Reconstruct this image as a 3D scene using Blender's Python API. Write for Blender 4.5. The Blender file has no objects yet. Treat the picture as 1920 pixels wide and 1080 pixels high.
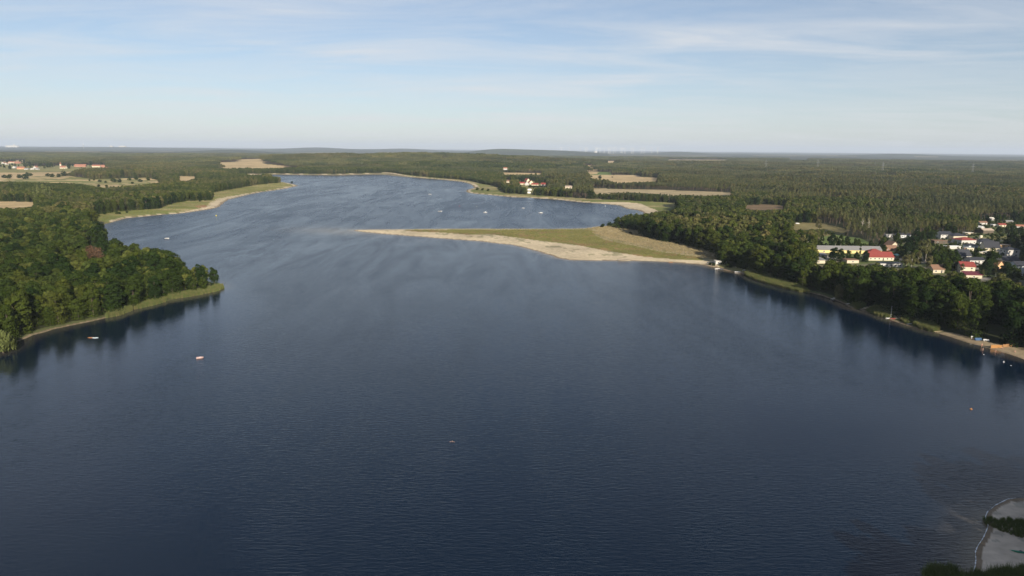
import bpy, math, random
import numpy as np
from mathutils import Vector, Matrix

R = math.radians
random.seed(7)
rng = np.random.default_rng(11)
scene = bpy.context.scene
COL = scene.collection

# ------------------------------------------------------------------ camera
CAM_H, FPX, HORIZON_V = 85.0, 1280.0, 279.0      # drone height in metres, focal length in 1920-px units
PITCH, ROLL = math.atan((540 - HORIZON_V) / FPX), R(0.46)
c_f = np.array((0, math.cos(PITCH), -math.sin(PITCH)))
c_u0 = np.array((0, math.sin(PITCH), math.cos(PITCH)))
c_r0 = np.array((1.0, 0, 0))
c_r = math.cos(ROLL) * c_r0 + math.sin(ROLL) * c_u0
c_u = math.cos(ROLL) * c_u0 - math.sin(ROLL) * c_r0
cam_d = bpy.data.cameras.new('camera')
cam = bpy.data.objects.new('camera', cam_d)
COL.objects.link(cam)
cam_d.sensor_width = 36.0
cam_d.lens = FPX / 1920 * 36.0
cam_d.clip_start, cam_d.clip_end = 1.0, 200000.0
cam.matrix_world = Matrix(((c_r[0], c_u[0], -c_f[0], 0), (c_r[1], c_u[1], -c_f[1], 0),
                           (c_r[2], c_u[2], -c_f[2], CAM_H), (0, 0, 0, 1)))
scene.camera = cam

# ------------------------------------------------------------------ sky, sun, exposure
SUN_AZ, SUN_EL = R(158), R(23)                   # clockwise from the viewing direction (+y)
world = bpy.data.worlds.new('World')
scene.world = world
world.use_nodes = True
wn, wl = world.node_tree.nodes, world.node_tree.links
wn.clear()
def N(nodes, kind, **kw):
    n = nodes.new(kind)
    for k, v in kw.items():
        setattr(n, k, v)
    return n
sky = N(wn, 'ShaderNodeTexSky', sky_type='NISHITA', sun_disc=False)
sky.sun_elevation, sky.sun_rotation = SUN_EL, SUN_AZ
sky.altitude, sky.air_density, sky.dust_density, sky.ozone_density = 100, 0.8, 0.3, 2.0
tc = N(wn, 'ShaderNodeTexCoord')
sep = N(wn, 'ShaderNodeSeparateXYZ'); wl.new(tc.outputs['Generated'], sep.inputs[0])
zc = N(wn, 'ShaderNodeMath', operation='MAXIMUM'); wl.new(sep.outputs['Z'], zc.inputs[0]); zc.inputs[1].default_value = 0.012
za = N(wn, 'ShaderNodeMath', operation='ADD'); wl.new(zc.outputs[0], za.inputs[0]); za.inputs[1].default_value = 0.06
dx = N(wn, 'ShaderNodeMath', operation='DIVIDE'); wl.new(sep.outputs['X'], dx.inputs[0]); wl.new(za.outputs[0], dx.inputs[1])
dy = N(wn, 'ShaderNodeMath', operation='DIVIDE'); wl.new(sep.outputs['Y'], dy.inputs[0]); wl.new(za.outputs[0], dy.inputs[1])
cmb = N(wn, 'ShaderNodeCombineXYZ'); wl.new(dx.outputs[0], cmb.inputs[0]); wl.new(dy.outputs[0], cmb.inputs[1])
mp = N(wn, 'ShaderNodeMapping'); wl.new(cmb.outputs[0], mp.inputs['Vector'])
mp.inputs['Rotation'].default_value = (0, 0, R(-34)); mp.inputs['Scale'].default_value = (0.55, 1.2, 1); mp.inputs['Location'].default_value = (21.7, 9.1, 0)
ns = N(wn, 'ShaderNodeTexNoise'); wl.new(mp.outputs[0], ns.inputs['Vector'])
ns.inputs['Scale'].default_value = 1.0; ns.inputs['Detail'].default_value = 9; ns.inputs['Roughness'].default_value = 0.62; ns.inputs['Distortion'].default_value = 0.5
mp2 = N(wn, 'ShaderNodeMapping'); wl.new(cmb.outputs[0], mp2.inputs['Vector'])
mp2.inputs['Scale'].default_value = (0.20, 0.32, 1); mp2.inputs['Location'].default_value = (28.2, 6.4, 0)
ns2 = N(wn, 'ShaderNodeTexNoise'); wl.new(mp2.outputs[0], ns2.inputs['Vector']); ns2.inputs['Scale'].default_value = 1.3; ns2.inputs['Detail'].default_value = 3
mr = N(wn, 'ShaderNodeMapRange'); wl.new(ns.outputs['Fac'], mr.inputs['Value']); mr.inputs['From Min'].default_value = 0.40; mr.inputs['From Max'].default_value = 0.68
mr2 = N(wn, 'ShaderNodeMapRange'); wl.new(ns2.outputs['Fac'], mr2.inputs['Value']); mr2.inputs['From Min'].default_value = 0.36; mr2.inputs['From Max'].default_value = 0.66
mr2.inputs['To Min'].default_value = 0.34
cm = N(wn, 'ShaderNodeMath', operation='MULTIPLY'); wl.new(mr.outputs[0], cm.inputs[0]); wl.new(mr2.outputs[0], cm.inputs[1])
cm2 = N(wn, 'ShaderNodeMath', operation='MULTIPLY'); wl.new(cm.outputs[0], cm2.inputs[0]); cm2.inputs[1].default_value = 0.8
# thin veil over the whole sky, thicker where one looks through it at a slant
vd = N(wn, 'ShaderNodeMath', operation='DIVIDE'); vd.inputs[0].default_value = -0.07; wl.new(za.outputs[0], vd.inputs[1])
ve = N(wn, 'ShaderNodeMath', operation='EXPONENT'); wl.new(vd.outputs[0], ve.inputs[0])
vf = N(wn, 'ShaderNodeMath', operation='SUBTRACT'); vf.inputs[0].default_value = 1.0; wl.new(ve.outputs[0], vf.inputs[1])
mixv = N(wn, 'ShaderNodeMixRGB'); wl.new(vf.outputs[0], mixv.inputs['Fac']); wl.new(sky.outputs[0], mixv.inputs['Color1'])
mixv.inputs['Color2'].default_value = (5.35, 5.5, 5.75, 1)
mixc = N(wn, 'ShaderNodeMixRGB'); wl.new(cm2.outputs[0], mixc.inputs['Fac']); wl.new(mixv.outputs[0], mixc.inputs['Color1'])
mixc.inputs['Color2'].default_value = (6.9, 7.0, 7.2, 1)
bg = N(wn, 'ShaderNodeBackground'); wl.new(mixc.outputs[0], bg.inputs['Color']); bg.inputs['Strength'].default_value = 0.055
wo = N(wn, 'ShaderNodeOutputWorld'); wl.new(bg.outputs[0], wo.inputs['Surface'])

sun_d = bpy.data.lights.new('sun', 'SUN')
sun_d.energy, sun_d.angle, sun_d.color = 4.0, R(0.53), (1.0, 0.90, 0.74)
sun = bpy.data.objects.new('sun', sun_d)
COL.objects.link(sun)
sd = Vector((math.sin(SUN_AZ) * math.cos(SUN_EL), math.cos(SUN_AZ) * math.cos(SUN_EL), math.sin(SUN_EL)))
sun.rotation_euler = sd.to_track_quat('Z', 'Y').to_euler()
sun.location = (200, -100, 400)

vs = scene.view_settings
vs.view_transform, vs.look, vs.exposure, vs.gamma = 'Standard', 'None', 1.0, 1.0
vs.use_curve_mapping = False
cy = scene.cycles
cy.max_bounces, cy.diffuse_bounces, cy.glossy_bounces, cy.transmission_bounces = 5, 2, 2, 2
cy.transparent_max_bounces, cy.volume_bounces = 6, 0
cy.caustics_reflective = cy.caustics_refractive = False
cy.use_denoising = True

# ------------------------------------------------------------------ numeric helpers
def hash2(ix, iy, s):
    h = (ix.astype(np.int64) * 374761393 + iy.astype(np.int64) * 668265263 + s * 1442695041) & 0xffffffff
    h = ((h ^ (h >> 13)) * 1274126177) & 0xffffffff
    return ((h ^ (h >> 16)) & 0xffff) / 65535.0
def vnoise(x, y, s=0):
    x, y = np.asarray(x, float), np.asarray(y, float)
    ix, iy = np.floor(x), np.floor(y)
    fx, fy = x - ix, y - iy
    fx, fy = fx * fx * (3 - 2 * fx), fy * fy * (3 - 2 * fy)
    a, b = hash2(ix, iy, s), hash2(ix + 1, iy, s)
    c, d = hash2(ix, iy + 1, s), hash2(ix + 1, iy + 1, s)
    return (a * (1 - fx) + b * fx) * (1 - fy) + (c * (1 - fx) + d * fx) * fy
def fbm(x, y, s=0, o=3):
    t, a, n = 0, 0.5, 0
    for i in range(o):
        t = t + a * vnoise(x * 2 ** i, y * 2 ** i, s + i); n += a; a *= 0.5
    return t / n
def inside(px, py, poly):
    p = np.asarray(poly, float)
    res = np.zeros(px.shape, bool)
    m = (px >= p[:, 0].min()) & (px <= p[:, 0].max()) & (py >= p[:, 1].min()) & (py <= p[:, 1].max())
    if not m.any():
        return res
    x, y = px[m], py[m]
    r = np.zeros(x.shape, bool)
    for (x0, y0), (x1, y1) in zip(p, np.roll(p, -1, 0)):
        if y0 == y1:
            continue
        c = ((y0 > y) != (y1 > y)) & (x < (x1 - x0) * (y - y0) / (y1 - y0) + x0)
        r ^= c
    res[m] = r
    return res
def project(x, y, z):
    """World points to 1920x1080 picture coordinates: used to plan the layout only."""
    X = np.stack([np.asarray(x, float), np.asarray(y, float), np.asarray(z, float) - CAM_H + 0 * np.asarray(x, float)], -1)
    d = np.maximum(X @ c_f, 1e-3)
    return 960 + FPX * (X @ c_r) / d, 540 - FPX * (X @ c_u) / d, d
def ray_ground(u, v, z=0.0):
    d = c_f + (u - 960) / FPX * c_r + (540 - v) / FPX * c_u
    t = (CAM_H - z) / max(-d[2], 1e-4)
    return d[0] * t, d[1] * t

# ------------------------------------------------------------------ survey: the lake outline
LAKE_PX_A = [(0, 662), (30, 643), (60, 629), (100, 617), (170, 602), (215, 592), (250, 580), (300, 568), (340, 559), (375, 553),
    (400, 547), (418, 541), (417, 536), (405, 530), (360, 524), (310, 512), (260, 498), (222, 482), (203, 458), (190, 440), (186, 428), (196, 420),
    (208, 417.5), (240, 409), (300, 403), (350, 399), (395, 392), (413, 387.5), (418, 380), (430, 374), (480, 362), (530, 354.5), (557, 349),
    (553, 346), (540, 343.5), (520, 340), (490, 336), (460, 333), (430, 331), (420, 329), (470, 327.7), (517, 327), (575, 328), (630, 328.5),
    (660, 327.6), (697, 327), (730, 327), (755, 330.5), (775, 332.5), (792, 334), (830, 337), (865, 340.5), (875, 342.5), (887, 347.5),
    (890, 352), (877, 356), (874, 359), (880, 362), (905, 364.5), (942, 368), (960, 370), (990, 370.5), (1042, 374), (1090, 379.5), (1135, 382.5),
    (1160, 385), (1175, 391), (1197, 394.5), (1207, 399), (1203, 408), (1185, 416), (1162, 420), (1145, 424), (1120, 425.5), (1100, 428.5),
    (1027, 429.3), (960, 429), (855, 429), (755, 430), (705, 430.6), (662, 431.5), (692, 436), (730, 439.5), (792, 444), (855, 449), (905, 453),
    (960, 459), (990, 466), (1022, 476), (1047, 484), (1075, 487.5), (1110, 488), (1160, 489), (1210, 489.5), (1260, 492), (1297, 494.5),
    (1322, 498), (1345, 502.5), (1370, 508), (1390, 511.5), (1396, 515), (1419, 524), (1450, 532.5), (1500, 545.5), (1522, 550), (1545, 556),
    (1565, 563), (1587, 571), (1601, 578), (1614, 579), (1620, 583), (1652, 593), (1680, 602.5), (1702, 610), (1727, 617), (1760, 624.5), (1790, 634),
    (1820, 644), (1855, 653), (1877, 659), (1902, 667.5), (1920, 674)]
LAKE_PX_B = [(1922, 934), (1905, 934.5), (1890, 936.5), (1866, 947), (1853, 958), (1849, 969), (1853, 985), (1845, 1006), (1836, 1022), (1831, 1037),
    (1832, 1050), (1828, 1063), (1815, 1090), (1790, 1120)]
lake = [ray_ground(u, v) for u, v in LAKE_PX_A]
lake += [(238, 262), (258, 232), (258, 200), (236, 176), (195, 160), (150, 154)]
lake += [ray_ground(u, v) for u, v in LAKE_PX_B]
lake += [(62, 92), (40, 76), (0, 68), (-60, 70), (-140, 60), (-220, 50), (-300, 70), (-350, 120), (-330, 175), (-285, 215), (-240, 255)]
LAKE = np.array(lake)
def sdf(x, y):
    """Metres from the shoreline: positive on land, negative on the lake."""
    x, y = np.asarray(x, float), np.asarray(y, float)
    sh = x.shape
    x, y = x.ravel(), y.ravel()
    out = np.full(x.shape, 1e12)
    for a, b in zip(LAKE, np.roll(LAKE, -1, 0)):
        d = b - a
        t = np.clip(((x - a[0]) * d[0] + (y - a[1]) * d[1]) / max(d @ d, 1e-9), 0, 1)
        q = (x - a[0] - t * d[0]) ** 2 + (y - a[1] - t * d[1]) ** 2
        np.minimum(out, q, out=out)
    out = np.sqrt(out)
    out[inside(x, y, LAKE)] *= -1
    D = np.hypot(x, y)
    out += (fbm(x / 9, y / 9, 3, 2) - 0.5) * np.clip(D / 160, 0.6, 4) + (fbm(x / 40, y / 40, 5, 2) - 0.5) * np.clip(D / 260, 0.4, 5)
    return out.reshape(sh)
# rises of the land far away: picture column, distance, height, half-widths across and along
RISES = [(700, 3300, 22, 700, 700), (880, 3300, 26, 520, 600), (620, 3900, 16, 900, 700), (1000, 10500, 54, 800, 900), (920, 10500, 44, 450, 900), (1075, 11000, 30, 700, 900),
         (1265, 14000, 55, 650, 900), (440, 9500, 36, 500, 900), (600, 16000, 70, 900, 1500), (760, 17000, 60, 900, 1500),
         (1665, 12500, 42, 700, 900), (200, 16000, 45, 3000, 1500), (1500, 5200, 8, 1500, 900), (1250, 3600, 8, 700, 700), (300, 5200, 12, 1500, 900), (100, 7000, 16, 2500, 900)]
def height(x, y, s=None):
    x, y = np.asarray(x, float), np.asarray(y, float)
    s = sdf(x, y) if s is None else s
    z = np.where(s > 0, 1.4 * (1 - np.exp(-s / 11)), np.maximum(-3.5, s * 0.11))
    inland = np.clip((s - 15) / 80, 0, 1)
    z = z + inland * 1.2 * fbm(x / 60, y / 60, 21, 2)
    D = np.hypot(x, y)
    far = np.clip((D - 2600) / 2500, 0, 1)
    z = z + far * 10 * (fbm(x / 900, y / 900, 31, 3) - 0.5) + np.clip((D - 7000) / 8000, 0, 1) * 40 * (fbm(x / 2600, y / 1600, 37, 3) - 0.35)
    for u, d, h, wa, wb in RISES:
        t = (u - 960) / FPX
        cx, cyy = d * t, d
        du, dv = (x * math.cos(math.atan(t)) - y * math.sin(math.atan(t))), (x * math.sin(math.atan(t)) + y * math.cos(math.atan(t))) - d / math.cos(math.atan(t))
        z = z + h * np.exp(-(du / wa) ** 2 - (dv / wb) ** 2)
    return z
def G(u, v):
    """The spot on the ground that the survey point (u, v) marks."""
    x, y = ray_ground(u, v)
    for _ in range(3):
        z = max(0.0, float(height(np.array([x]), np.array([y]))[0]))
        x, y = ray_ground(u, v, z)
    return x, y, z

# ------------------------------------------------------------------ survey: open land
C_SAND, C_WET = (0.50, 0.415, 0.285), (0.23, 0.175, 0.12)
C_FLOOR, C_MEADOW, C_TAN, C_GOLD, C_GREEN, C_HEATH, C_YARD = (0.035, 0.040, 0.018), (0.205, 0.19, 0.075), (0.33, 0.265, 0.155), (0.44, 0.33, 0.18), (0.115, 0.155, 0.045), (0.15, 0.105, 0.06), (0.15, 0.14, 0.09)
ZONES = [
    ('field', C_GOLD, [(-120, 318), (60, 318.5), (150, 316), (118, 327), (60, 330), (-120, 327)]),
    ('field', C_MEADOW, [(-120, 329), (60, 331), (118, 328), (175, 336), (275, 333), (312, 341), (250, 347), (200, 352), (150, 344), (55, 341), (-120, 338)]),
    ('field', C_GOLD, [(335, 330), (375, 331), (350, 339), (335, 338)]),
    ('field', C_GOLD, [(-80, 377), (40, 378), (72, 379), (57, 388), (15, 390), (-80, 388)]),
    ('field', C_GOLD, [(397, 305), (450, 303), (440, 299), (490, 297.5), (503, 299), (482, 303), (500, 308), (550, 312), (530, 314.5), (480, 314), (420, 311)]),
    ('field', C_GOLD, [(25, 301), (60, 300), (58, 302.5), (25, 303)]),
    ('shore', C_MEADOW, [(163, 405), (215, 397), (297, 391), (330, 380), (350, 377), (397, 375), (400, 361), (480, 347), (530, 342), (545, 341), (570, 350), (420, 395), (300, 412), (205, 424), (180, 416)]),
    ('field', C_GREEN, [(1102, 322), (1147, 322), (1147, 327.5), (1105, 327.5)]),
    ('field', C_GOLD, [(1098, 317), (1122, 317.5), (1120, 321.5), (1102, 321.5)]),
    ('field', C_GOLD, [(1105, 328), (1195, 328), (1205, 332), (1234, 333), (1232, 340), (1160, 343), (1135, 337), (1107, 335)]),
    ('field', C_TAN, [(1110, 353), (1175, 354.5), (1247, 356), (1375, 361), (1370, 365.5), (1322, 367), (1255, 365), (1185, 361), (1115, 362)]),
    ('field', C_GOLD, [(1130, 301.8), (1160, 301.8), (1158, 304), (1132, 304.2)]),
    ('field', C_GOLD, [(1183, 302), (1204, 301.6), (1204, 303), (1183, 303.2)]),
    ('field', C_TAN, [(1247, 299), (1372, 299.4), (1360, 301.8), (1250, 301.2)]),
    ('field', C_GOLD, [(940, 323.6), (1017, 325), (1015, 328), (945, 327.5)]),
    ('field', C_GOLD, [(1670, 296.2), (1706, 297), (1704, 298.4), (1675, 298)]),
    ('shore', C_MEADOW, [(740, 325), (790, 331), (865, 337), (885, 340), (905, 345), (925, 348), (940, 353), (945, 362), (990, 365), (1045, 369), (1110, 373), (1200, 377),
                         (1265, 380), (1277, 384), (1260, 393), (1240, 396), (1200, 400), (1170, 394), (1060, 380), (960, 373), (865, 364), (868, 350), (780, 336)]),
    ('spit', C_SAND, [(640, 427), (1020, 426), (1100, 425), (1140, 421.5), (1152, 424), (1180, 431), (1200, 434), (1215, 445), (1235, 451), (1280, 458), (1310, 467), (1340, 473), (1344, 492), (1365, 497),
                      (1410, 508), (1400, 516), (1330, 506), (1200, 500), (1040, 494), (900, 460), (640, 440)]),
    ('field', C_HEATH, [(1390, 385), (1435, 383), (1478, 386), (1475, 391), (1435, 394), (1395, 392)]),
    ('field', (0.17, 0.145, 0.065), [(1485, 417), (1545, 419), (1595, 432), (1580, 437), (1545, 429), (1485, 432)]),
    ('field', C_GREEN, [(1537, 445), (1565, 440), (1615, 447), (1640, 459), (1600, 461), (1540, 461)]),
    ('field', C_GREEN, [(1406, 443), (1432, 444), (1427, 452), (1410, 450)]),
    ('yard', C_YARD, [(1524, 460), (1600, 461), (1655, 461), (1662, 438), (1680, 438), (1690, 455), (1720, 440), (1750, 436), (1830, 440), (1832, 412), (1960, 408), (1960, 532), (1905, 530), (1880, 512),
                      (1850, 526), (1815, 524), (1800, 503), (1770, 515), (1745, 512), (1740, 500), (1700, 498), (1690, 503), (1660, 501), (1650, 492), (1610, 497), (1590, 492), (1560, 485), (1545, 496), (1524, 496)]),
    ('field', C_GOLD, [(1085, 310), (1120, 309.5), (1118, 312), (1088, 312.5)]),
    ('field', C_TAN, [(1475, 297.6), (1520, 298), (1518, 299.4), (1476, 299)]),
    ('field', C_GOLD, [(1880, 298), (1905, 298.3), (1903, 299.8), (1882, 299.5)]),
    ('field', C_GREEN, [(225, 327), (262, 327.5), (250, 330.5), (222, 330)]),
    ('field', C_TAN, [(1025, 297), (1052, 297), (1050, 298.6), (1027, 298.6)]),
    ('yard', C_TAN, [(1750, 440), (1780, 441), (1785, 452), (1755, 450)]),
    ('yard', C_MEADOW, [(1830, 438), (1890, 440), (1925, 446), (1925, 462), (1890, 458), (1860, 456), (1840, 448)]),
    ('yard', C_MEADOW, [(973, 339), (1000, 338), (1026, 343), (1026, 350), (1004, 352), (997, 365), (988, 365), (986, 351), (973, 348)]),
    ('yard', C_MEADOW, [(-60, 302), (30, 303), (70, 312), (110, 310), (210, 309), (212, 315), (150, 316.5), (60, 318), (-60, 318)]),
    ('yard', C_YARD, [(1447, 456), (1477, 456), (1477, 466), (1447, 466)]),
    ('beach', C_SAND, [(1614, 578), (1628, 575), (1640, 573.5), (1650, 577), (1632, 579)]),
    ('beach', C_SAND, [(1672, 592), (1690, 590), (1698, 591), (1693, 595), (1682, 598)]),
    ('beach', C_SAND, [(1724, 601), (1740, 599), (1752, 602), (1738, 604)]),
    ('beach', (0.28, 0.22, 0.14), [(1765, 624), (1775, 622), (1800, 627), (1825, 634), (1860, 643), (1905, 650), (1960, 660), (1960, 690), (1900, 668), (1855, 654), (1800, 638)]),
    ('beach', C_MEADOW, [(1340, 492), (1352, 494), (1372, 499), (1395, 505), (1400, 513), (1385, 512), (1355, 505)]),
]
SPIT_GREEN = [(757, 431.5), (850, 430.8), (960, 430.5), (1027, 430.2), (1100, 430), (1122, 435), (1110, 440), (1135, 450), (1185, 460), (1235, 472), (1315, 482), (1318, 488), (1285, 487.5),
              (1210, 482), (1175, 476), (1135, 470), (1085, 460), (1022, 452.5), (960, 444.5), (917, 439), (880, 440.5), (830, 436), (775, 434)]
SPIT_TAN = [(1110, 440), (1122, 435), (1100, 430), (1118, 426), (1150, 423.5), (1200, 433), (1215, 445), (1235, 450.5), (1280, 458), (1342, 472), (1345, 490), (1318, 487), (1315, 482), (1235, 472), (1185, 460), (1135, 450)]
NEAR_BEACH = [(1780, 1160), (1820, 1060), (1826, 1035), (1845, 980), (1848, 955), (1890, 930), (2100, 930), (2100, 1160)]
OPEN = [p for k, c, p in ZONES] + [[(160, 464), (203, 461), (204, 474), (162, 477)], [(1058, 347), (1074, 348), (1074, 354), (1058, 354)], [(948, 337), (958, 337), (958, 343), (948, 343)]]
def column_open(x, y, z, h, steps=(0.0, 0.3, 0.6, 0.85)):
    """True where something h metres tall would stand on, or hide, open land."""
    m = np.zeros(np.shape(x), bool)
    for s in steps:
        u, v, d = project(x, y, z + h * s)
        for p in OPEN:
            m |= inside(u, v, p)
    return m

# ------------------------------------------------------------------ materials
def new_mat(name):
    m = bpy.data.materials.new(name)
    m.use_nodes = True
    nt = m.node_tree
    nt.nodes.clear()
    return m, nt.nodes, nt.links
def mat(name, col, rough=0.7, var=0.12, scale=1.5, metallic=0.0, bump=0.0, spec=0.35):
    m, n, l = new_mat(name)
    o = N(n, 'ShaderNodeOutputMaterial'); b = N(n, 'ShaderNodeBsdfPrincipled')
    t = N(n, 'ShaderNodeTexCoord'); ns = N(n, 'ShaderNodeTexNoise')
    ns.inputs['Scale'].default_value = scale; ns.inputs['Detail'].default_value = 5
    l.new(t.outputs['Object'], ns.inputs['Vector'])
    r = N(n, 'ShaderNodeMapRange'); l.new(ns.outputs['Fac'], r.inputs['Value'])
    r.inputs['From Min'].default_value = 0.25; r.inputs['From Max'].default_value = 0.75
    r.inputs['To Min'].default_value = 1 - var * 1.6; r.inputs['To Max'].default_value = 1 + var
    mx = N(n, 'ShaderNodeVectorMath', operation='SCALE'); mx.inputs[0].default_value = col[:3]
    l.new(r.outputs[0], mx.inputs['Scale']); l.new(mx.outputs[0], b.inputs['Base Color'])
    b.inputs['Roughness'].default_value = rough; b.inputs['Metallic'].default_value = metallic
    b.inputs['Specular IOR Level'].default_value = spec
    if bump:
        bp = N(n, 'ShaderNodeBump'); bp.inputs['Strength'].default_value = bump; bp.inputs['Distance'].default_value = 0.1
        l.new(ns.outputs['Fac'], bp.inputs['Height']); l.new(bp.outputs[0], b.inputs['Normal'])
    l.new(b.outputs[0], o.inputs['Surface'])
    return m
def leaf_mat(name, c0, c1, c2, trans=0.2, noise=0.4, nscale=0.35, drift=False):
    """Foliage: the tint differs from tree to tree and from clump to clump."""
    m, n, l = new_mat(name)
    o = N(n, 'ShaderNodeOutputMaterial')
    oi = N(n, 'ShaderNodeObjectInfo')
    rp = N(n, 'ShaderNodeValToRGB'); l.new(oi.outputs['Random'], rp.inputs[0])
    e = rp.color_ramp.elements
    e[0].color, e[1].color = (*c0, 1), (*c2, 1); e[0].position, e[1].position = 0.05, 0.95
    k = e.new(0.5); k.color = (*c1, 1)
    t = N(n, 'ShaderNodeTexCoord'); ns = N(n, 'ShaderNodeTexNoise'); l.new(t.outputs['Object'], ns.inputs['Vector'])
    ns.inputs['Scale'].default_value = nscale; ns.inputs['Detail'].default_value = 3
    r = N(n, 'ShaderNodeMapRange'); l.new(ns.outputs['Fac'], r.inputs['Value'])
    r.inputs['From Min'].default_value = 0.3; r.inputs['From Max'].default_value = 0.7
    r.inputs['To Min'].default_value = 1 - noise; r.inputs['To Max'].default_value = 1 + noise
    mx = N(n, 'ShaderNodeVectorMath', operation='SCALE'); l.new(rp.outputs[0], mx.inputs[0]); l.new(r.outputs[0], mx.inputs['Scale'])
    if drift:                                  # stands of different age and kind
        geo = N(n, 'ShaderNodeNewGeometry'); n2 = N(n, 'ShaderNodeTexNoise'); l.new(geo.outputs['Position'], n2.inputs['Vector']); n2.inputs['Scale'].default_value = 0.0065; n2.inputs['Detail'].default_value = 4
        r2 = N(n, 'ShaderNodeMapRange'); l.new(n2.outputs['Fac'], r2.inputs['Value']); r2.inputs['From Min'].default_value = 0.34; r2.inputs['From Max'].default_value = 0.66
        mc = N(n, 'ShaderNodeMixRGB'); l.new(r2.outputs[0], mc.inputs['Fac']); mc.inputs['Color1'].default_value = (0.68, 0.74, 0.80, 1); mc.inputs['Color2'].default_value = (1.26, 1.16, 1.02, 1)
        mm = N(n, 'ShaderNodeVectorMath', operation='MULTIPLY'); l.new(mx.outputs[0], mm.inputs[0]); l.new(mc.outputs[0], mm.inputs[1]); mx = mm
    d = N(n, 'ShaderNodeBsdfDiffuse'); tr = N(n, 'ShaderNodeBsdfTranslucent')
    l.new(mx.outputs[0], d.inputs['Color']); l.new(mx.outputs[0], tr.inputs['Color'])
    ms = N(n, 'ShaderNodeMixShader'); ms.inputs[0].default_value = trans
    l.new(d.outputs[0], ms.inputs[1]); l.new(tr.outputs[0], ms.inputs[2]); l.new(ms.outputs[0], o.inputs['Surface'])
    return m
M = {}
M['leaf_deep'] = leaf_mat('foliage_deep_green', (0.0132, 0.0256, 0.0076), (0.0184, 0.0334, 0.0085), (0.0245, 0.0390, 0.0102))
M['leaf_mid'] = leaf_mat('foliage_mid_green', (0.0236, 0.0390, 0.0082), (0.0298, 0.0457, 0.0098), (0.0359, 0.0514, 0.0107))
M['leaf_light'] = leaf_mat('foliage_yellow_green', (0.0370, 0.0529, 0.0099), (0.0448, 0.0601, 0.0114), (0.0554, 0.0655, 0.0137))
M['leaf_mix'] = leaf_mat('foliage_mixed', (0.0343, 0.0508, 0.0134), (0.0504, 0.0678, 0.0168), (0.0746, 0.0866, 0.0235), drift=True)
M['leaf_pine'] = leaf_mat('foliage_pine', (0.0698, 0.0868, 0.0361), (0.0973, 0.1098, 0.0443), (0.1332, 0.1328, 0.0590), trans=0.25, drift=True)
M['leaf_pale'] = leaf_mat('foliage_pale_stand', (0.0698, 0.0798, 0.0296), (0.0894, 0.0944, 0.0355), (0.1149, 0.1075, 0.0459), trans=0.25, drift=True)
M['leaf_olive'] = leaf_mat('foliage_olive', (0.085, 0.092, 0.036), (0.105, 0.108, 0.042), (0.128, 0.118, 0.052))
M['leaf_willow'] = leaf_mat('foliage_willow', (0.100, 0.118, 0.040), (0.110, 0.126, 0.044), (0.118, 0.130, 0.048))
M['leaf_rust'] = leaf_mat('foliage_dead_rust', (0.110, 0.066, 0.040), (0.120, 0.072, 0.044), (0.130, 0.080, 0.050))
M['reed'] = leaf_mat('reed_green', (0.105, 0.135, 0.045), (0.135, 0.15, 0.055), (0.17, 0.16, 0.07), noise=0.2)
M['reed_tan'] = leaf_mat('reed_straw', (0.28, 0.235, 0.135), (0.32, 0.26, 0.145), (0.35, 0.29, 0.165), noise=0.25)
M['tuft'] = leaf_mat('grass_tuft', (0.14, 0.155, 0.045), (0.19, 0.18, 0.06), (0.24, 0.215, 0.085), noise=0.25)
M['bark'] = mat('bark_grey_brown', (0.10, 0.08, 0.06), 0.95, 0.25, 3)
M['bark_pine'] = mat('bark_pine', (0.13, 0.092, 0.066), 0.95, 0.25, 2)
M['bark_pale'] = mat('bark_pale_dead', (0.42, 0.38, 0.32), 0.9, 0.2, 2)

# ------------------------------------------------------------------ ground sheet
def link_mesh(name, verts, faces, mats, kind=None, smooth=True, attrs=None):
    me = bpy.data.meshes.new(name)
    verts = np.asarray(verts, np.float32); faces = np.asarray(faces, np.int32)
    k = faces.shape[1]
    me.vertices.add(len(verts)); me.vertices.foreach_set('co', verts.ravel())
    me.loops.add(faces.size); me.loops.foreach_set('vertex_index', faces.ravel())
    me.polygons.add(len(faces))
    me.polygons.foreach_set('loop_start', np.arange(0, faces.size, k, dtype=np.int32))
    me.polygons.foreach_set('loop_total', np.full(len(faces), k, np.int32))
    for m in mats:
        me.materials.append(m)
    for an, (typ, val) in (attrs or {}).items():
        at = me.attributes.new(an, typ, 'POINT')
        at.data.foreach_set('color' if typ == 'FLOAT_COLOR' else 'value', np.asarray(val, np.float32).ravel())
    me.update(calc_edges=True)
    if smooth:
        me.polygons.foreach_set('use_smooth', np.ones(len(faces), bool))
    o = bpy.data.objects.new(name, me)
    COL.objects.link(o)
    if kind:
        o['kind'] = kind
    return o
th = np.concatenate([np.linspace(-180, -46, 22)[:-1], np.linspace(-46, 46, 900), np.linspace(46, 180, 22)[1:]])
q = np.concatenate([[1e6, 12000, 5000, 2500, 1600], np.arange(1100, 330, -2.0), np.arange(330, 60, -1.0), np.arange(60, 12, -0.5), np.arange(12, 2.2, -0.35)])
rad = CAM_H * FPX / q
TH, RD = np.meshgrid(np.radians(th), rad)
gx, gy = RD * np.sin(TH), RD * np.cos(TH)
gs = sdf(gx, gy)
gz = height(gx, gy, gs)
nr, nc = gx.shape
gu, gv, gd = project(gx, gy, gz)
gut, gvt, _ = project(gx, gy, gz + 9.0)
front = gd > 30
gcol = np.empty((nr, nc, 3)); gcol[:] = C_FLOOR
D = np.hypot(gx, gy)
def put(mask, c):
    gcol[mask] = c
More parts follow.
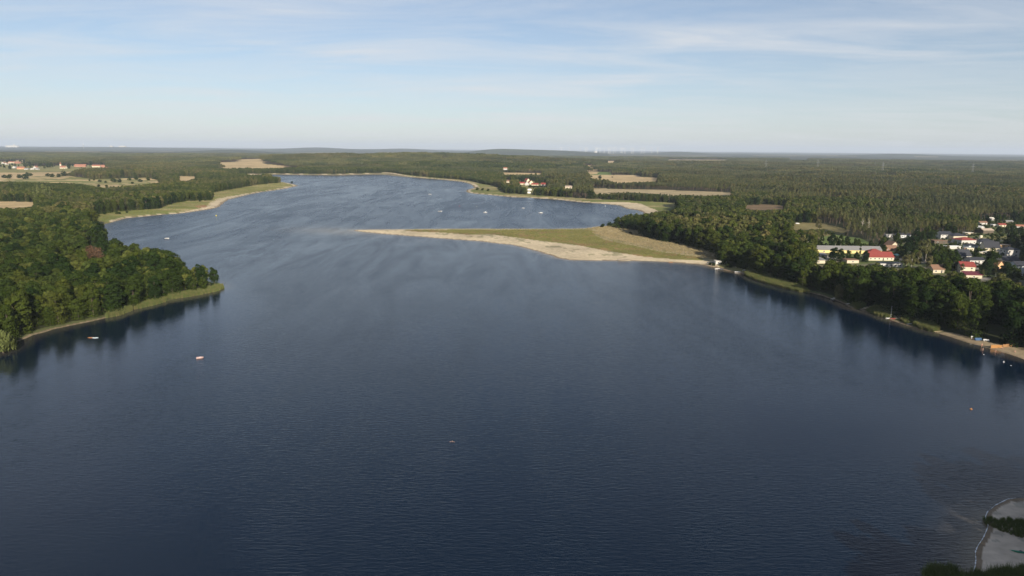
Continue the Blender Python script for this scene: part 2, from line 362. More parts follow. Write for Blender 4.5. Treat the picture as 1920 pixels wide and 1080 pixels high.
# strip of rough grass behind every shore, sand at the water's edge
put((gs < 14) & (D > 1100), C_MEADOW)
put((gs < 5) & (D <= 1100), (0.10, 0.11, 0.045))
wob = (fbm(gx / 14, gy / 14, 41, 3) - 0.5) * np.clip(D / 300, 0.4, 5)
for kind, c, p in ZONES:
    m = inside(gu, gv, p)
    if kind in ('field', 'yard'):
        m |= inside(gut, gvt, p)
    m &= front & (gs > 0)
    put(m, c)
fallow = fbm(gx / 70, gy / 28, 51, 3)
mead = front & (gs > 0) & inside(gu, gv, ZONES[6][2]) | front & (gs > 0) & inside(gu, gv, ZONES[16][2])
put(mead & (fallow > 0.55), (0.30, 0.25, 0.13)); put(mead & (fallow < 0.38), (0.15, 0.165, 0.05))
fm = front & inside(gu, gv, ZONES[1][2]); put(fm & (fallow > 0.5), C_GOLD); put(fm & (fallow < 0.4), (0.16, 0.17, 0.05))
yd = front & inside(gu, gv, ZONES[22][2]); put(yd & (fallow > 0.45), (0.10, 0.12, 0.045)); put(yd & (fallow < 0.36), (0.26, 0.24, 0.21))
gr = inside(gu + wob * 1.2, gv + wob * 0.6, SPIT_GREEN) & front & (gs > 1.5); put(gr, (0.185, 0.170, 0.055))
put(gr & (fbm(gx / 10, gy / 10, 61, 3) > 0.62), (0.24, 0.17, 0.075))
tn = inside(gu + wob * 1.2, gv + wob * 0.6, SPIT_TAN) & front & (gs > 1.5); put(tn, C_TAN)
put(tn & (fbm(gx / 12, gy / 12, 63, 3) > 0.6), (0.25, 0.215, 0.115))
bus = inside(gu, gv, ZONES[17][2]) & ~gr & ~tn & (gs > 9 + wob * 2) & (gs > 14) & (fbm(gx / 5, gy / 9, 65, 3) > 0.64); put(bus, (0.29, 0.26, 0.16))
# sand by the water: wide on the far beaches, a narrow strip below the woods
lu = gu
sandw = np.where(D > 1100, 8.0, 0.0)
sandw = np.where((lu > 205) & (lu < 560) & (gv < 425) & (gv > 345), 7 + 13 * np.exp(-((lu - 405) / 40) ** 2), sandw)
sandw = np.where((lu > 520) & (gv < 400) & (gv > 320), 9 + 16 * np.exp(-((lu - 725) / 30) ** 2) + 34 * np.exp(-((lu - 1185) / 50) ** 2), sandw)
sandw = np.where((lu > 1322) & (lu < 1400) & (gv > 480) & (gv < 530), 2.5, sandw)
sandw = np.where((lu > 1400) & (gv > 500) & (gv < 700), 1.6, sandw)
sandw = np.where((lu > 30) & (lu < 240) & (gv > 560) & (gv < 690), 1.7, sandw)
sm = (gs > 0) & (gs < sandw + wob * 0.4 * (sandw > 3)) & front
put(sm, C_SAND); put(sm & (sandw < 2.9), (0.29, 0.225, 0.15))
nb = inside(gu, gv, NEAR_BEACH) & front
put(nb & (gs > 0), (0.56, 0.47, 0.37))
put(nb & (gs > 0) & (fbm(gx / 3, gy / 3, 71, 3) > 0.70), (0.40, 0.35, 0.28))
wet = (gs > -1.0) & (gs < np.where(D > 900, 3.5, np.where(D < 200, 0.9, 1.6)) + 0.3 * wob) & ((sm | nb | inside(gu, gv, ZONES[17][2])))
put(wet, C_WET)
put(gs <= -1.0, (0.20, 0.17, 0.11))
red = np.exp(-((gu - 378) / 14) ** 2 - ((gv - 387) / 3) ** 2) > 0.5
put(red & (gs > 2) & front, (0.30, 0.17, 0.10))
far = D > 7000
ff = fbm(gx / 1500, gy / 800, 81, 3)
put(far, (0.034, 0.042, 0.022)); put(far & (ff > 0.66) & (D < 13000), (0.22, 0.19, 0.11)); put(far & (ff < 0.33), (0.05, 0.062, 0.028))
me_idx = np.arange(nr * nc).reshape(nr, nc)
gf = np.stack([me_idx[:-1, :-1], me_idx[:-1, 1:], me_idx[1:, 1:], me_idx[1:, :-1]], -1).reshape(-1, 4)[:, ::-1]
m, n, l = new_mat('ground_surface')
o = N(n, 'ShaderNodeOutputMaterial'); b = N(n, 'ShaderNodeBsdfPrincipled'); a = N(n, 'ShaderNodeAttribute', attribute_name='land_colour')
geo = N(n, 'ShaderNodeNewGeometry')
acc = None
for sc, det, lo, hi in ((0.35, 6, 0.82, 1.16), (0.035, 4, 0.80, 1.18), (0.004, 3, 0.85, 1.15)):
    ns = N(n, 'ShaderNodeTexNoise'); l.new(geo.outputs['Position'], ns.inputs['Vector']); ns.inputs['Scale'].default_value = sc; ns.inputs['Detail'].default_value = det
    r = N(n, 'ShaderNodeMapRange'); l.new(ns.outputs['Fac'], r.inputs['Value']); r.inputs['From Min'].default_value = 0.3; r.inputs['From Max'].default_value = 0.7
    r.inputs['To Min'].default_value = lo; r.inputs['To Max'].default_value = hi
    if acc is None:
        acc = r.outputs[0]; first = ns
    else:
        k = N(n, 'ShaderNodeMath', operation='MULTIPLY'); l.new(acc, k.inputs[0]); l.new(r.outputs[0], k.inputs[1]); acc = k.outputs[0]
sv = N(n, 'ShaderNodeVectorMath', operation='SCALE'); l.new(a.outputs['Color'], sv.inputs[0]); l.new(acc, sv.inputs['Scale'])
l.new(sv.outputs[0], b.inputs['Base Color']); b.inputs['Roughness'].default_value = 0.95; b.inputs['Specular IOR Level'].default_value = 0.1
bp = N(n, 'ShaderNodeBump'); bp.inputs['Strength'].default_value = 0.35; bp.inputs['Distance'].default_value = 0.5; l.new(first.outputs['Fac'], bp.inputs['Height']); l.new(bp.outputs[0], b.inputs['Normal'])
l.new(b.outputs[0], o.inputs['Surface'])
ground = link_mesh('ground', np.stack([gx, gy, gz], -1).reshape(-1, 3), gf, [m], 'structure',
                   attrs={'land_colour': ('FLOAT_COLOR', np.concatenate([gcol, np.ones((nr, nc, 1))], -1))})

# ------------------------------------------------------------------ lake
wth = np.radians(np.concatenate([np.linspace(-120, -44, 12)[:-1], np.linspace(-44, 44, 330), np.linspace(44, 120, 12)[1:]]))
wq = np.concatenate([[2600, 2000, 1600], np.arange(1300, 330, -12.0), np.arange(330, 44, -2.0)])
WT, WR = np.meshgrid(wth, CAM_H * FPX / wq)
wx, wy = WR * np.sin(WT), WR * np.cos(WT)
ws = sdf(wx, wy)
wu, wv, wd = project(wx, wy, 0 * wx)
shal = np.clip(1 + ws / 9.0, 0, 1)                                    # sand bottom near the shore
tip = np.exp(-((wu - 640) / 85) ** 2 - ((wv - 434 - (wu - 640) * 0.03) / 6.5) ** 2) * (wd > 100)
soft = inside(wu, wv, ZONES[17][2])
shal = np.clip(shal * np.where(soft, 1.0, 0.35), 0, 1) * 0.8 + 0.55 * np.clip(tip, 0, 1) * (ws < 0)
shal += (wx > 30) * (np.hypot(wx, wy) < 190) * (0.30 * np.clip(1 + ws / 5, 0, 1) ** 1.5 + 0.10 * np.clip(1 + ws / 13, 0, 1))
calm = np.clip(1.45 + (ws + 4) / 85, 0, 1) * np.maximum(np.clip((520 - wu) / 120, 0, 1) * np.clip((wv - 505) / 60, 0, 1), np.clip((wu - 1320) / 90, 0, 1) * np.clip((wv - 490) / 20, 0, 1) * np.clip((900 - wv) / 90, 0, 1))
for _ in range(3):
    calm[1:-1, 1:-1] = (calm[1:-1, 1:-1] * 2 + calm[:-2, 1:-1] + calm[2:, 1:-1] + calm[1:-1, :-2] + calm[1:-1, 2:]) / 6
idx = np.arange(wx.size).reshape(wx.shape)
wf = np.stack([idx[:-1, :-1], idx[:-1, 1:], idx[1:, 1:], idx[1:, :-1]], -1).reshape(-1, 4)[:, ::-1]
wet_v = (ws < 14).ravel()
wf = wf[wet_v[wf].any(1)]
m, n, l = new_mat('lake_water')
o = N(n, 'ShaderNodeOutputMaterial'); b = N(n, 'ShaderNodeBsdfPrincipled'); geo = N(n, 'ShaderNodeNewGeometry')
a = N(n, 'ShaderNodeAttribute', attribute_name='shallow')
mixr = N(n, 'ShaderNodeMixRGB'); l.new(a.outputs['Fac'], mixr.inputs['Fac'])
mixr.inputs['Color1'].default_value = (0.0010, 0.0072, 0.0190, 1); mixr.inputs['Color2'].default_value = (0.20, 0.16, 0.10, 1)
l.new(mixr.outputs[0], b.inputs['Base Color'])
b.inputs['IOR'].default_value = 1.333
def wave(scale, rot, detail, dist, rough=0.5):
    mpn = N(n, 'ShaderNodeMapping'); l.new(geo.outputs['Position'], mpn.inputs['Vector'])
    mpn.inputs['Rotation'].default_value = (0, 0, R(rot)); mpn.inputs['Scale'].default_value = scale
    t = N(n, 'ShaderNodeTexNoise'); l.new(mpn.outputs[0], t.inputs['Vector'])
    t.inputs['Scale'].default_value = 1.0; t.inputs['Detail'].default_value = detail; t.inputs['Distortion'].default_value = dist; t.inputs['Roughness'].default_value = rough
    return t.outputs['Fac']
w1 = wave((0.34, 1.45, 1), 8, 3.0, 0.5)          # small wind waves, crests across the view
w2 = wave((1.1, 2.6, 1), -14, 2.0, 0.3)          # ripples
w3 = wave((0.030, 0.0060, 1), 30, 5.0, 1.8, 0.65)        # streaks of calmer and rougher water
w4 = wave((0.010, 0.0032, 1), -34, 3.0, 1.0)
def math2(op, x, y):
    k = N(n, 'ShaderNodeMath', operation=op)
    for i, s in enumerate((x, y)):
        if isinstance(s, (int, float)): k.inputs[i].default_value = s
        else: l.new(s, k.inputs[i])
    return k.outputs[0]
hsum = math2('ADD', math2('MULTIPLY', w1, 1.0), math2('MULTIPLY', w2, 0.30))
streak = N(n, 'ShaderNodeMapRange'); l.new(math2('ADD', math2('MULTIPLY', w3, 0.6), math2('MULTIPLY', w4, 0.4)), streak.inputs['Value'])
streak.inputs['From Min'].default_value = 0.36; streak.inputs['From Max'].default_value = 0.64
bp = N(n, 'ShaderNodeBump'); l.new(hsum, bp.inputs['Height']); bp.inputs['Distance'].default_value = 0.23
lee = N(n, 'ShaderNodeAttribute', attribute_name='lee').outputs['Fac']      # water sheltered by the woods
openw = math2('SUBTRACT', 1.0, math2('MULTIPLY', lee, 0.72))
l.new(math2('MULTIPLY', openw, math2('ADD', math2('MULTIPLY', streak.outputs[0], 0.45), 0.45)), bp.inputs['Strength'])
l.new(bp.outputs[0], b.inputs['Normal'])
l.new(math2('MULTIPLY', openw, math2('ADD', math2('ADD', math2('MULTIPLY', streak.outputs[0], 0.14), 0.06), math2('MULTIPLY', N(n, 'ShaderNodeAttribute', attribute_name='fetch').outputs['Fac'], 0.13))), b.inputs['Roughness'])
l.new(b.outputs[0], o.inputs['Surface'])
lake_o = link_mesh('lake_water', np.stack([wx, wy, 0 * wx], -1).reshape(-1, 3), wf, [m], 'structure', attrs={'shallow': ('FLOAT', shal.ravel()), 'lee': ('FLOAT', calm.ravel()), 'fetch': ('FLOAT', np.clip((np.hypot(wx, wy) - 200) / 700, 0, 1).ravel())})

# ------------------------------------------------------------------ tree meshes
def soup(name, quads, midx, mats):
    quads = np.asarray(quads, np.float32)
    k = len(quads)
    me = bpy.data.meshes.new(name)
    me.vertices.add(k * 4); me.vertices.foreach_set('co', quads.ravel())
    me.loops.add(k * 4); me.loops.foreach_set('vertex_index', np.arange(k * 4, dtype=np.int32))
    me.polygons.add(k); me.polygons.foreach_set('loop_start', np.arange(0, k * 4, 4, dtype=np.int32)); me.polygons.foreach_set('loop_total', np.full(k, 4, np.int32))
    for mm in mats:
        me.materials.append(mm)
    me.polygons.foreach_set('material_index', np.asarray(midx, np.int32))
    me.update(calc_edges=True)
    return me
def leaves(pts, nrm, size, g, spread=0.7, stretch=1.0, droop=0.0):
    """Leaf clumps: one small four-cornered face at each point, turned roughly along nrm."""
    k = len(pts)
    nn = nrm + g.normal(0, spread, (k, 3)); nn /= np.linalg.norm(nn, axis=1, keepdims=True) + 1e-9
    t = np.cross(nn, g.normal(0, 1, (k, 3))); t /= np.linalg.norm(t, axis=1, keepdims=True) + 1e-9
    if droop:
        t = t * (1 - droop) + np.array((0, 0, -1.0)) * droop; t /= np.linalg.norm(t, axis=1, keepdims=True)
    s = np.cross(nn, t); s /= np.linalg.norm(s, axis=1, keepdims=True) + 1e-9
    z = (size * g.uniform(0.6, 1.35, (k, 1)))
    a, b2 = t * z * 0.6 * stretch, s * z * 0.45
    return np.stack([pts - a, pts + b2 + nn * z * 0.12, pts + a, pts - b2 + nn * z * 0.10], 1)
def tube(p0, p1, r0, r1, k=6):
    p0, p1 = np.array(p0, float), np.array(p1, float)
    d = p1 - p0; d /= np.linalg.norm(d)
    t = np.cross(d, (0.3, 0.9, 0.2)); t /= np.linalg.norm(t); s = np.cross(d, t)
    an = np.linspace(0, 2 * math.pi, k + 1)
    c = [np.cos(x) * t + np.sin(x) * s for x in an]
    return np.array([[p0 + c[i] * r0, p0 + c[i + 1] * r0, p1 + c[i + 1] * r1, p1 + c[i] * r1] for i in range(k)])
def crown_pts(g, H, rx, z0, n_blob, n_leaf, blob=(0.30, 0.45), top=1.0, flat=1.0):
    zc_, rz = (z0 + H) / 2, (H - z0) / 2
    bl = []
    while len(bl) < n_blob:
        d = g.normal(0, 1, 3); d /= np.linalg.norm(d)
        k = g.uniform(0.42, 0.80)
        c = np.array((d[0] * rx * k, d[1] * rx * k, zc_ + d[2] * rz * k * 1.05))
        w = 1.0 - 0.35 * max(0, (c[2] - zc_) / rz) * top
        c[:2] *= w
        bl.append((c, g.uniform(*blob) * rx))
    P, Q = [], []
    per = n_leaf // n_blob
    for c, r in bl:
        d = g.normal(0, 1, (per, 3)); d /= np.linalg.norm(d, axis=1, keepdims=True)
        d[:, 2] = np.where(d[:, 2] < -0.35, -d[:, 2] * 0.6, d[:, 2])
        rr = r * g.uniform(0.72, 1.06, (per, 1))
        P.append(c + d * rr * np.array((1, 1, 0.85 * flat))); Q.append(d)
    P, Q = np.concatenate(P), np.concatenate(Q)
    P[:, 2] = np.maximum(P[:, 2], 0.3)
    return P, Q, bl
def broadleaf(seed, n_leaf, leaf, H=20.0, rx=5.2, z0=2.0, n_blob=30):
    g = np.random.default_rng(seed)
    P, Q, bl = crown_pts(g, H - 1.2, rx, z0 + 1, n_blob, n_leaf)
    low = g.integers(0, len(P), len(P) // 7)                     # a skirt of low branches
    an = g.uniform(0, 6.28, len(low)); rr = rx * g.uniform(0.45, 0.92, len(low))
    P2 = np.stack([np.cos(an) * rr, np.sin(an) * rr, z0 * 0.4 + g.uniform(0, 1, len(low)) ** 1.3 * (H * 0.42)], -1)
    Q2 = np.stack([np.cos(an), np.sin(an), g.uniform(-0.2, 0.7, len(low))], -1)
    P, Q = np.concatenate([P, P2]), np.concatenate([Q, Q2])
    cr = leaves(P, Q, leaf, g, 0.36)
    tk = [tube((0, 0, -0.6), (0, 0, H * 0.4), 0.38, 0.26), tube((0, 0, H * 0.4), (0.3, 0.2, H * 0.78), 0.26, 0.08)]
    for c, r in bl[:8]:
        tk.append(tube((0, 0, min(c[2] * 0.6, H * 0.6)), c, 0.14, 0.03, 4))
    return cr, np.concatenate(tk)
def pine(seed, n_leaf, leaf, H=20.0):
    g = np.random.default_rng(seed)
    P, Q = [], []
    zb = H * g.uniform(0.48, 0.58)
    tk = [tube((0, 0, -0.6), (0.1, 0, H * 0.5), 0.24, 0.18), tube((0.1, 0, H * 0.5), (0, 0.1, H * 0.97), 0.18, 0.04)]
    nb = 17
    per = n_leaf // nb
    for i in range(nb):
        f = i / (nb - 1)
        z = zb + (H * 0.96 - zb) * f
        w = (0.55 + 0.9 * math.sin(math.pi * min(1, f * 0.8 + 0.18))) * 1.65
        an = g.uniform(0, 6.28); k = g.uniform(0.35, 0.95) * w * (1 - 0.75 * (f > 0.93))
        c = np.array((math.cos(an) * k, math.sin(an) * k, z))
        d = g.normal(0, 1, (per, 3)); d /= np.linalg.norm(d, axis=1, keepdims=True)
        d[:, 2] = np.abs(d[:, 2]) * 0.9 - 0.2
        P.append(c + d * g.uniform(0.55, 1.0, (per, 1)) * np.array((1.45, 1.45, 0.8)) * g.uniform(0.75, 1.1)); Q.append(d)
        if i % 2 == 0:
            tk.append(tube((0, 0, z - 0.5), c, 0.07, 0.02, 3))
    P, Q = np.concatenate(P), np.concatenate(Q)
    return leaves(P, Q, leaf, g, 0.5), np.concatenate(tk)
def poplar(seed, n_leaf, leaf, H=24.0):
    g = np.random.default_rng(seed)
    P, Q, bl = crown_pts(g, H, 1.9, 1.5, 34, n_leaf, (0.35, 0.5), 1.5)
    return leaves(P, Q, leaf, g, 0.5), np.concatenate([tube((0, 0, -0.5), (0, 0, H * 0.85), 0.35, 0.06)])
def willow(seed, n_leaf, leaf, H=10.0, rx=5.0):
    g = np.random.default_rng(seed)
    P, Q, bl = crown_pts(g, H, rx, 1.0, 26, n_leaf, (0.30, 0.42), 0.7)
    drop = g.uniform(0, 1, len(P)) ** 1.5 * np.minimum(P[:, 2] - 0.5, 3.0)
    P[:, 2] -= np.maximum(drop, 0)
    Q[:, 2] *= 0.2
    return leaves(P, Q, leaf, g, 0.35, 2.2, 0.75), np.concatenate([tube((0, 0, -0.5), (0.2, 0, H * 0.6), 0.45, 0.2)])
def birch(seed, n_leaf, leaf, H=17.0):
    g = np.random.default_rng(seed)
    P, Q, bl = crown_pts(g, H, 3.2, 4.0, 24, n_leaf, (0.26, 0.42), 1.2)
    P[:, 2] -= g.uniform(0, 1.2, len(P))
    tk = [tube((0, 0, -0.5), (0.2, 0, H * 0.9), 0.2, 0.04)] + [tube((0, 0, c[2] * 0.7), c, 0.08, 0.02, 3) for c, r in bl[:10]]
    return leaves(P, Q, leaf, g, 0.6, 1.4, 0.3), np.concatenate(tk)
def shrub(seed, n_leaf, leaf):
    g = np.random.default_rng(seed)
    P, Q, bl = crown_pts(g, 3.6, 2.4, -0.2, 14, n_leaf, (0.35, 0.5), 0.4)
    return leaves(P, Q, leaf, g, 0.55), np.concatenate([tube((0, 0, -0.4), (0.1, 0, 1.6), 0.12, 0.05, 4)])
def dead_tree(seed, H=16.0, twigs=420, fork=26, spread=4.0):
    g = np.random.default_rng(seed)
    tk = [tube((0, 0, -0.5), (0.3, 0.1, H * 0.9), 0.3, 0.05)]
    tips = []
    for i in range(fork):
        z = H * g.uniform(0.25, 0.88); an = g.uniform(0, 6.28); k = spread * g.uniform(0.5, 1) * (1.1 - z / H)+0.5
        p = np.array((0.3 * z / H, 0, z)); e = p + (math.cos(an) * k, math.sin(an) * k, g.uniform(1, 3))
        tk.append(tube(p, e, 0.11, 0.03, 4)); tips.append((p, e))
    for i in range(twigs // 10):
        p, e = tips[g.integers(len(tips))]
        s = p + (e - p) * g.uniform(0.3, 1); d = g.normal(0, 1, 3); d[2] = abs(d[2])
        tk.append(tube(s, s + d * 0.9, 0.035, 0.01, 3))
    return tips, np.concatenate(tk)
HI = {'broadleaf': [broadleaf(100 + i, 4600, 0.66, 20, 5.3 + 0.5 * (i % 3), 0.4 + 0.6 * (i % 2), 26 + 3 * i) for i in range(6)],
      'pine': [pine(200 + i, 1500, 0.62) for i in range(5)], 'poplar': [poplar(300 + i, 1800, 0.7) for i in range(2)],
      'willow': [willow(310 + i, 3600, 0.5) for i in range(2)], 'birch': [birch(320 + i, 1500, 0.5) for i in range(3)],
      'shrub': [shrub(330 + i, 520, 0.5) for i in range(3)]}
LEAF = {'broadleaf': 'leaf_mix', 'pine': 'leaf_pine', 'poplar': 'leaf_willow', 'willow': 'leaf_willow', 'birch': 'leaf_olive', 'shrub': 'leaf_mid'}
BARK = {'broadleaf': 'bark', 'pine': 'bark_pine', 'poplar': 'bark', 'willow': 'bark', 'birch': 'bark_pale', 'shrub': 'bark'}
CROWN, TRUNK = {}, {}
for k, lst in HI.items():
    CROWN[k] = [soup(k + '_crown', c, np.zeros(len(c)), [M[LEAF[k]]]) for c, t in lst]
    TRUNK[k] = [soup(k + '_trunk', t, np.zeros(len(t)), [M[BARK[k]]]) for c, t in lst]
def tag(o, label=None, cat=None, group=None):
    if label: o['label'] = label
    if cat: o['category'] = cat
    if group: o['group'] = group
    return o
def empty(name, loc, rz=0.0, sc=(1, 1, 1)):
    e = bpy.data.objects.new(name, None)
    COL.objects.link(e)
    e.empty_display_size = 0.5
    e.location, e.rotation_euler, e.scale = loc, (0, 0, rz), sc
    return e
def part(name, me, parent, material=None):
    o = bpy.data.objects.new(name, me)
    COL.objects.link(o)
    o.parent = parent
    if material is not None and len(o.material_slots):
        o.material_slots[0].link = 'OBJECT'
        o.material_slots[0].material = material
    return o
def tree(kind, name, loc, sc, rz, label, cat, group=None, tone=None, var=None):
    i = random.randrange(len(CROWN[kind])) if var is None else var
    e = empty(name, loc, rz, sc if isinstance(sc, tuple) else (sc, sc, sc))
    tag(e, label, cat, group)
    part('trunk', TRUNK[kind][i], e)
    part('crown', CROWN[kind][i], e, M[tone] if tone else None)
    return e

# ------------------------------------------------------------------ scattered masses (stuff)
def combined(name, cr, tk, lm, bm):
    return soup(name, np.concatenate([cr, tk]), np.concatenate([np.zeros(len(cr)), np.ones(len(tk))]), [lm, bm])
def scatter(name, sources, x, y, z, s, rz, which, label, sxy=None):
    """One object that repeats the source meshes at many points."""
    k = len(x)
    me = bpy.data.meshes.new(name)
    me.vertices.add(k)
    me.vertices.foreach_set('co', np.stack([x, y, z], -1).astype(np.float32).ravel())
    sv = np.stack([s, s, s], -1) if sxy is None else np.stack([sxy, sxy, s], -1)
    at = me.attributes.new('size', 'FLOAT_VECTOR', 'POINT'); at.data.foreach_set('vector', sv.astype(np.float32).ravel())
    at = me.attributes.new('turn', 'FLOAT_VECTOR', 'POINT'); at.data.foreach_set('vector', np.stack([0 * rz, 0 * rz, rz], -1).astype(np.float32).ravel())
    at = me.attributes.new('which', 'INT', 'POINT'); at.data.foreach_set('value', np.asarray(which, np.int32))
    for src in sources:
        for mm in src.materials:
            if mm.name not in me.materials: me.materials.append(mm)
    o = bpy.data.objects.new(name, me); COL.objects.link(o)
    nt = bpy.data.node_groups.new(name + '_scatter', 'GeometryNodeTree')
    nt.interface.new_socket('Geometry', in_out='INPUT', socket_type='NodeSocketGeometry'); nt.interface.new_socket('Geometry', in_out='OUTPUT', socket_type='NodeSocketGeometry')
    gn, gl = nt.nodes, nt.links
    gi, go = gn.new('NodeGroupInput'), gn.new('NodeGroupOutput')
    ip, jn = gn.new('GeometryNodeInstanceOnPoints'), gn.new('GeometryNodeJoinGeometry')
    for src in reversed(sources):
        so = bpy.data.objects.new(name + '_source', src)
        oi = gn.new('GeometryNodeObjectInfo'); oi.inputs['Object'].default_value = so
        g2 = gn.new('GeometryNodeGeometryToInstance')
        gl.new(oi.outputs['Geometry'], g2.inputs[0]); gl.new(g2.outputs[0], jn.inputs[0])
    gl.new(gi.outputs[0], ip.inputs['Points']); gl.new(jn.outputs[0], ip.inputs['Instance'])
    ip.inputs['Pick Instance'].default_value = True
    for an, sk, dt in (('size', 'Scale', 'FLOAT_VECTOR'), ('turn', 'Rotation', 'FLOAT_VECTOR'), ('which', 'Instance Index', 'INT')):
        na = gn.new('GeometryNodeInputNamedAttribute'); na.data_type = dt; na.inputs['Name'].default_value = an
        gl.new(na.outputs['Attribute'], ip.inputs[sk])
    gl.new(ip.outputs[0], go.inputs[0])
    md = o.modifiers.new('scatter', 'NODES'); md.node_group = nt
    o['kind'] = 'stuff'
    if label: o['label'] = label
    return o

# ------------------------------------------------------------------ where trees grow
def jitter_grid(x0, x1, y0, y1, s, g):
    xs, ys = np.meshgrid(np.arange(x0, x1, s), np.arange(y0, y1, s))
    return (xs + g.uniform(-0.42, 0.42, xs.shape) * s).ravel(), (ys + g.uniform(-0.42, 0.42, xs.shape) * s).ravel()
cx1, cy1 = jitter_grid(-760, 880, 150, 1000, 6.6, rng)
k = np.hypot(cx1, cy1) < 1000; cx1, cy1 = cx1[k], cy1[k]
cx2, cy2 = jitter_grid(-2400, 2400, 500, 2500, 7.6, rng)
dd = np.hypot(cx2, cy2); k = (dd >= 1000) & (dd < 2500); cx2, cy2 = cx2[k], cy2[k]
tx, ty = np.concatenate([cx1, cx2]), np.concatenate([cy1, cy2])
k = np.abs(np.arctan2(tx, ty)) < R(42); tx, ty = tx[k], ty[k]
ts = sdf(tx, ty)
td = np.hypot(tx, ty)
tu, tv, _ = project(tx, ty, 0 * tx)
need = np.where(td > 1000, 16.0, 4.0)
need = np.where((tu < 440) & (tv > 405) & (td < 900), 3.2, need)
need = np.where((tu > 1390) & (tv > 500), 7.0, need)
need = np.where((tu > 1750) & (tv > 600), 9.0, need)
k = ts > need
tx, ty, ts, td, tu, tv = (q_[k] for q_ in (tx, ty, ts, td, tu, tv))
tz = height(tx, ty, ts)
# what grows where
mixn = fbm(tx / 130, ty / 130, 91, 3)
headland = (tu < 440) & (tv > 408) & (td < 900)
rshore = (tu > 1100) & (td < 620) & (ts < 75)
right = (tu > 1060) & ~rshore
species = np.where(headland | rshore, 0, 0)
species = np.where(right & (td > 620) & (mixn > 0.42), 1, species)
species = np.where(right & (td > 1150) & (mixn > 0.26), 1, species)
species = np.where((tu > 1100) & (tu < 1530) & (td < 960), 0, species)
species = np.where((tu < 560) & ~headland & (mixn > 0.60) & ((ts > 170) | (td > 1900)), 1, species)
species = np.where((tu >= 560) & (tu < 1060) & (ts > 130) & (mixn > 0.42), 1, species)
hgt = np.where(species == 1, rng.uniform(16, 21.5, len(tx)), rng.uniform(14.5, 20.5, len(tx)))
hgt = np.where(headland, rng.uniform(14, 20, len(tx)), hgt)
hgt = np.where(rshore & (tu > 1480), rng.uniform(17, 24, len(tx)), hgt)
hgt = np.where(headland & (tu > 330) & (tv > 515), hgt * 0.78, hgt)
hgt *= 0.86 + 0.26 * fbm(tx / 45, ty / 45, 95, 2)
stand = fbm(tx / 170, ty / 170, 96, 2)
def parcel(x, y, w, h):
    ix, iy = np.floor((x * 0.94 + y * 0.34) / w), np.floor((-x * 0.34 + y * 0.94) / h)
    return hash2(ix, iy, 5), hash2(ix, iy, 9)
pa, pb = parcel(tx, ty, 230, 150)
hgt = np.where(~headland & ~rshore, hgt * (0.62 + 0.5 * pa) * (0.88 + 0.24 * stand), hgt)
species = np.where((species == 1) & (pb < 0.34) & (td > 700), 0, species)
hgt = np.where((headland | rshore), hgt * rng.choice([0.72, 0.9, 1.0, 1.0, 1.1], len(tx)), hgt)
ride = (np.abs((tx * 0.87 + ty * 0.5) % 620 - 310) < 6) & (td > 700)
gapn = (fbm(tx / 38, ty / 38, 99, 2) < 0.20) | ride
op = column_open(tx, ty, tz, hgt)
for fr_ in (0.68, 0.42):                     # lower growth in front of open land
    lo = op & ~column_open(tx, ty, tz, hgt * fr_)
    hgt = np.where(lo, hgt * fr_, hgt); species = np.where(lo, 0, species); op &= ~lo
k = ~op & ~gapn
tx, ty, tz, ts, td, tu, tv, species, hgt, headland, rshore = (q_[k] for q_ in (tx, ty, tz, ts, td, tu, tv, species, hgt, headland, rshore))
# which trees show largest: paint crowns from near to far on a coarse picture
order = np.argsort(td)
cu, cv, cd = project(tx, ty, tz + hgt * 0.58)
buf = np.full((270, 480), -1, np.int32)
rxp = np.where(species == 1, 2.4, 5.0) * hgt / 20 * FPX / cd / 4
ryp = np.where(species == 1, 0.25, 0.45) * hgt * FPX / cd / 4
shown = np.zeros(len(tx))
for i in order:
    a0, b0 = cu[i] / 4, cv[i] / 4
    if a0 < -12 or a0 > 492 or cd[i] > 1700: continue
    x0, x1 = max(0, int(a0 - rxp[i])), min(480, int(a0 + rxp[i]) + 1)
    y0, y1 = max(0, int(b0 - ryp[i])), min(270, int(b0 + ryp[i]) + 1)
    if x1 <= x0 or y1 <= y0: continue
    sub = buf[y0:y1, x0:x1]
    fr = sub < 0
    shown[i] = fr.sum()
    sub[fr] = i
single = np.zeros(len(tx), bool)
for sp, cap in ((0, 290), (1, 290)):
    ii = np.where((species == sp) & (shown > 0))[0]
    ii = ii[np.argsort(-shown[ii])][:cap]
    single[ii] = True
TONES = [('leaf_deep', 'dark green'), ('leaf_mid', 'mid green'), ('leaf_light', 'yellow green')]
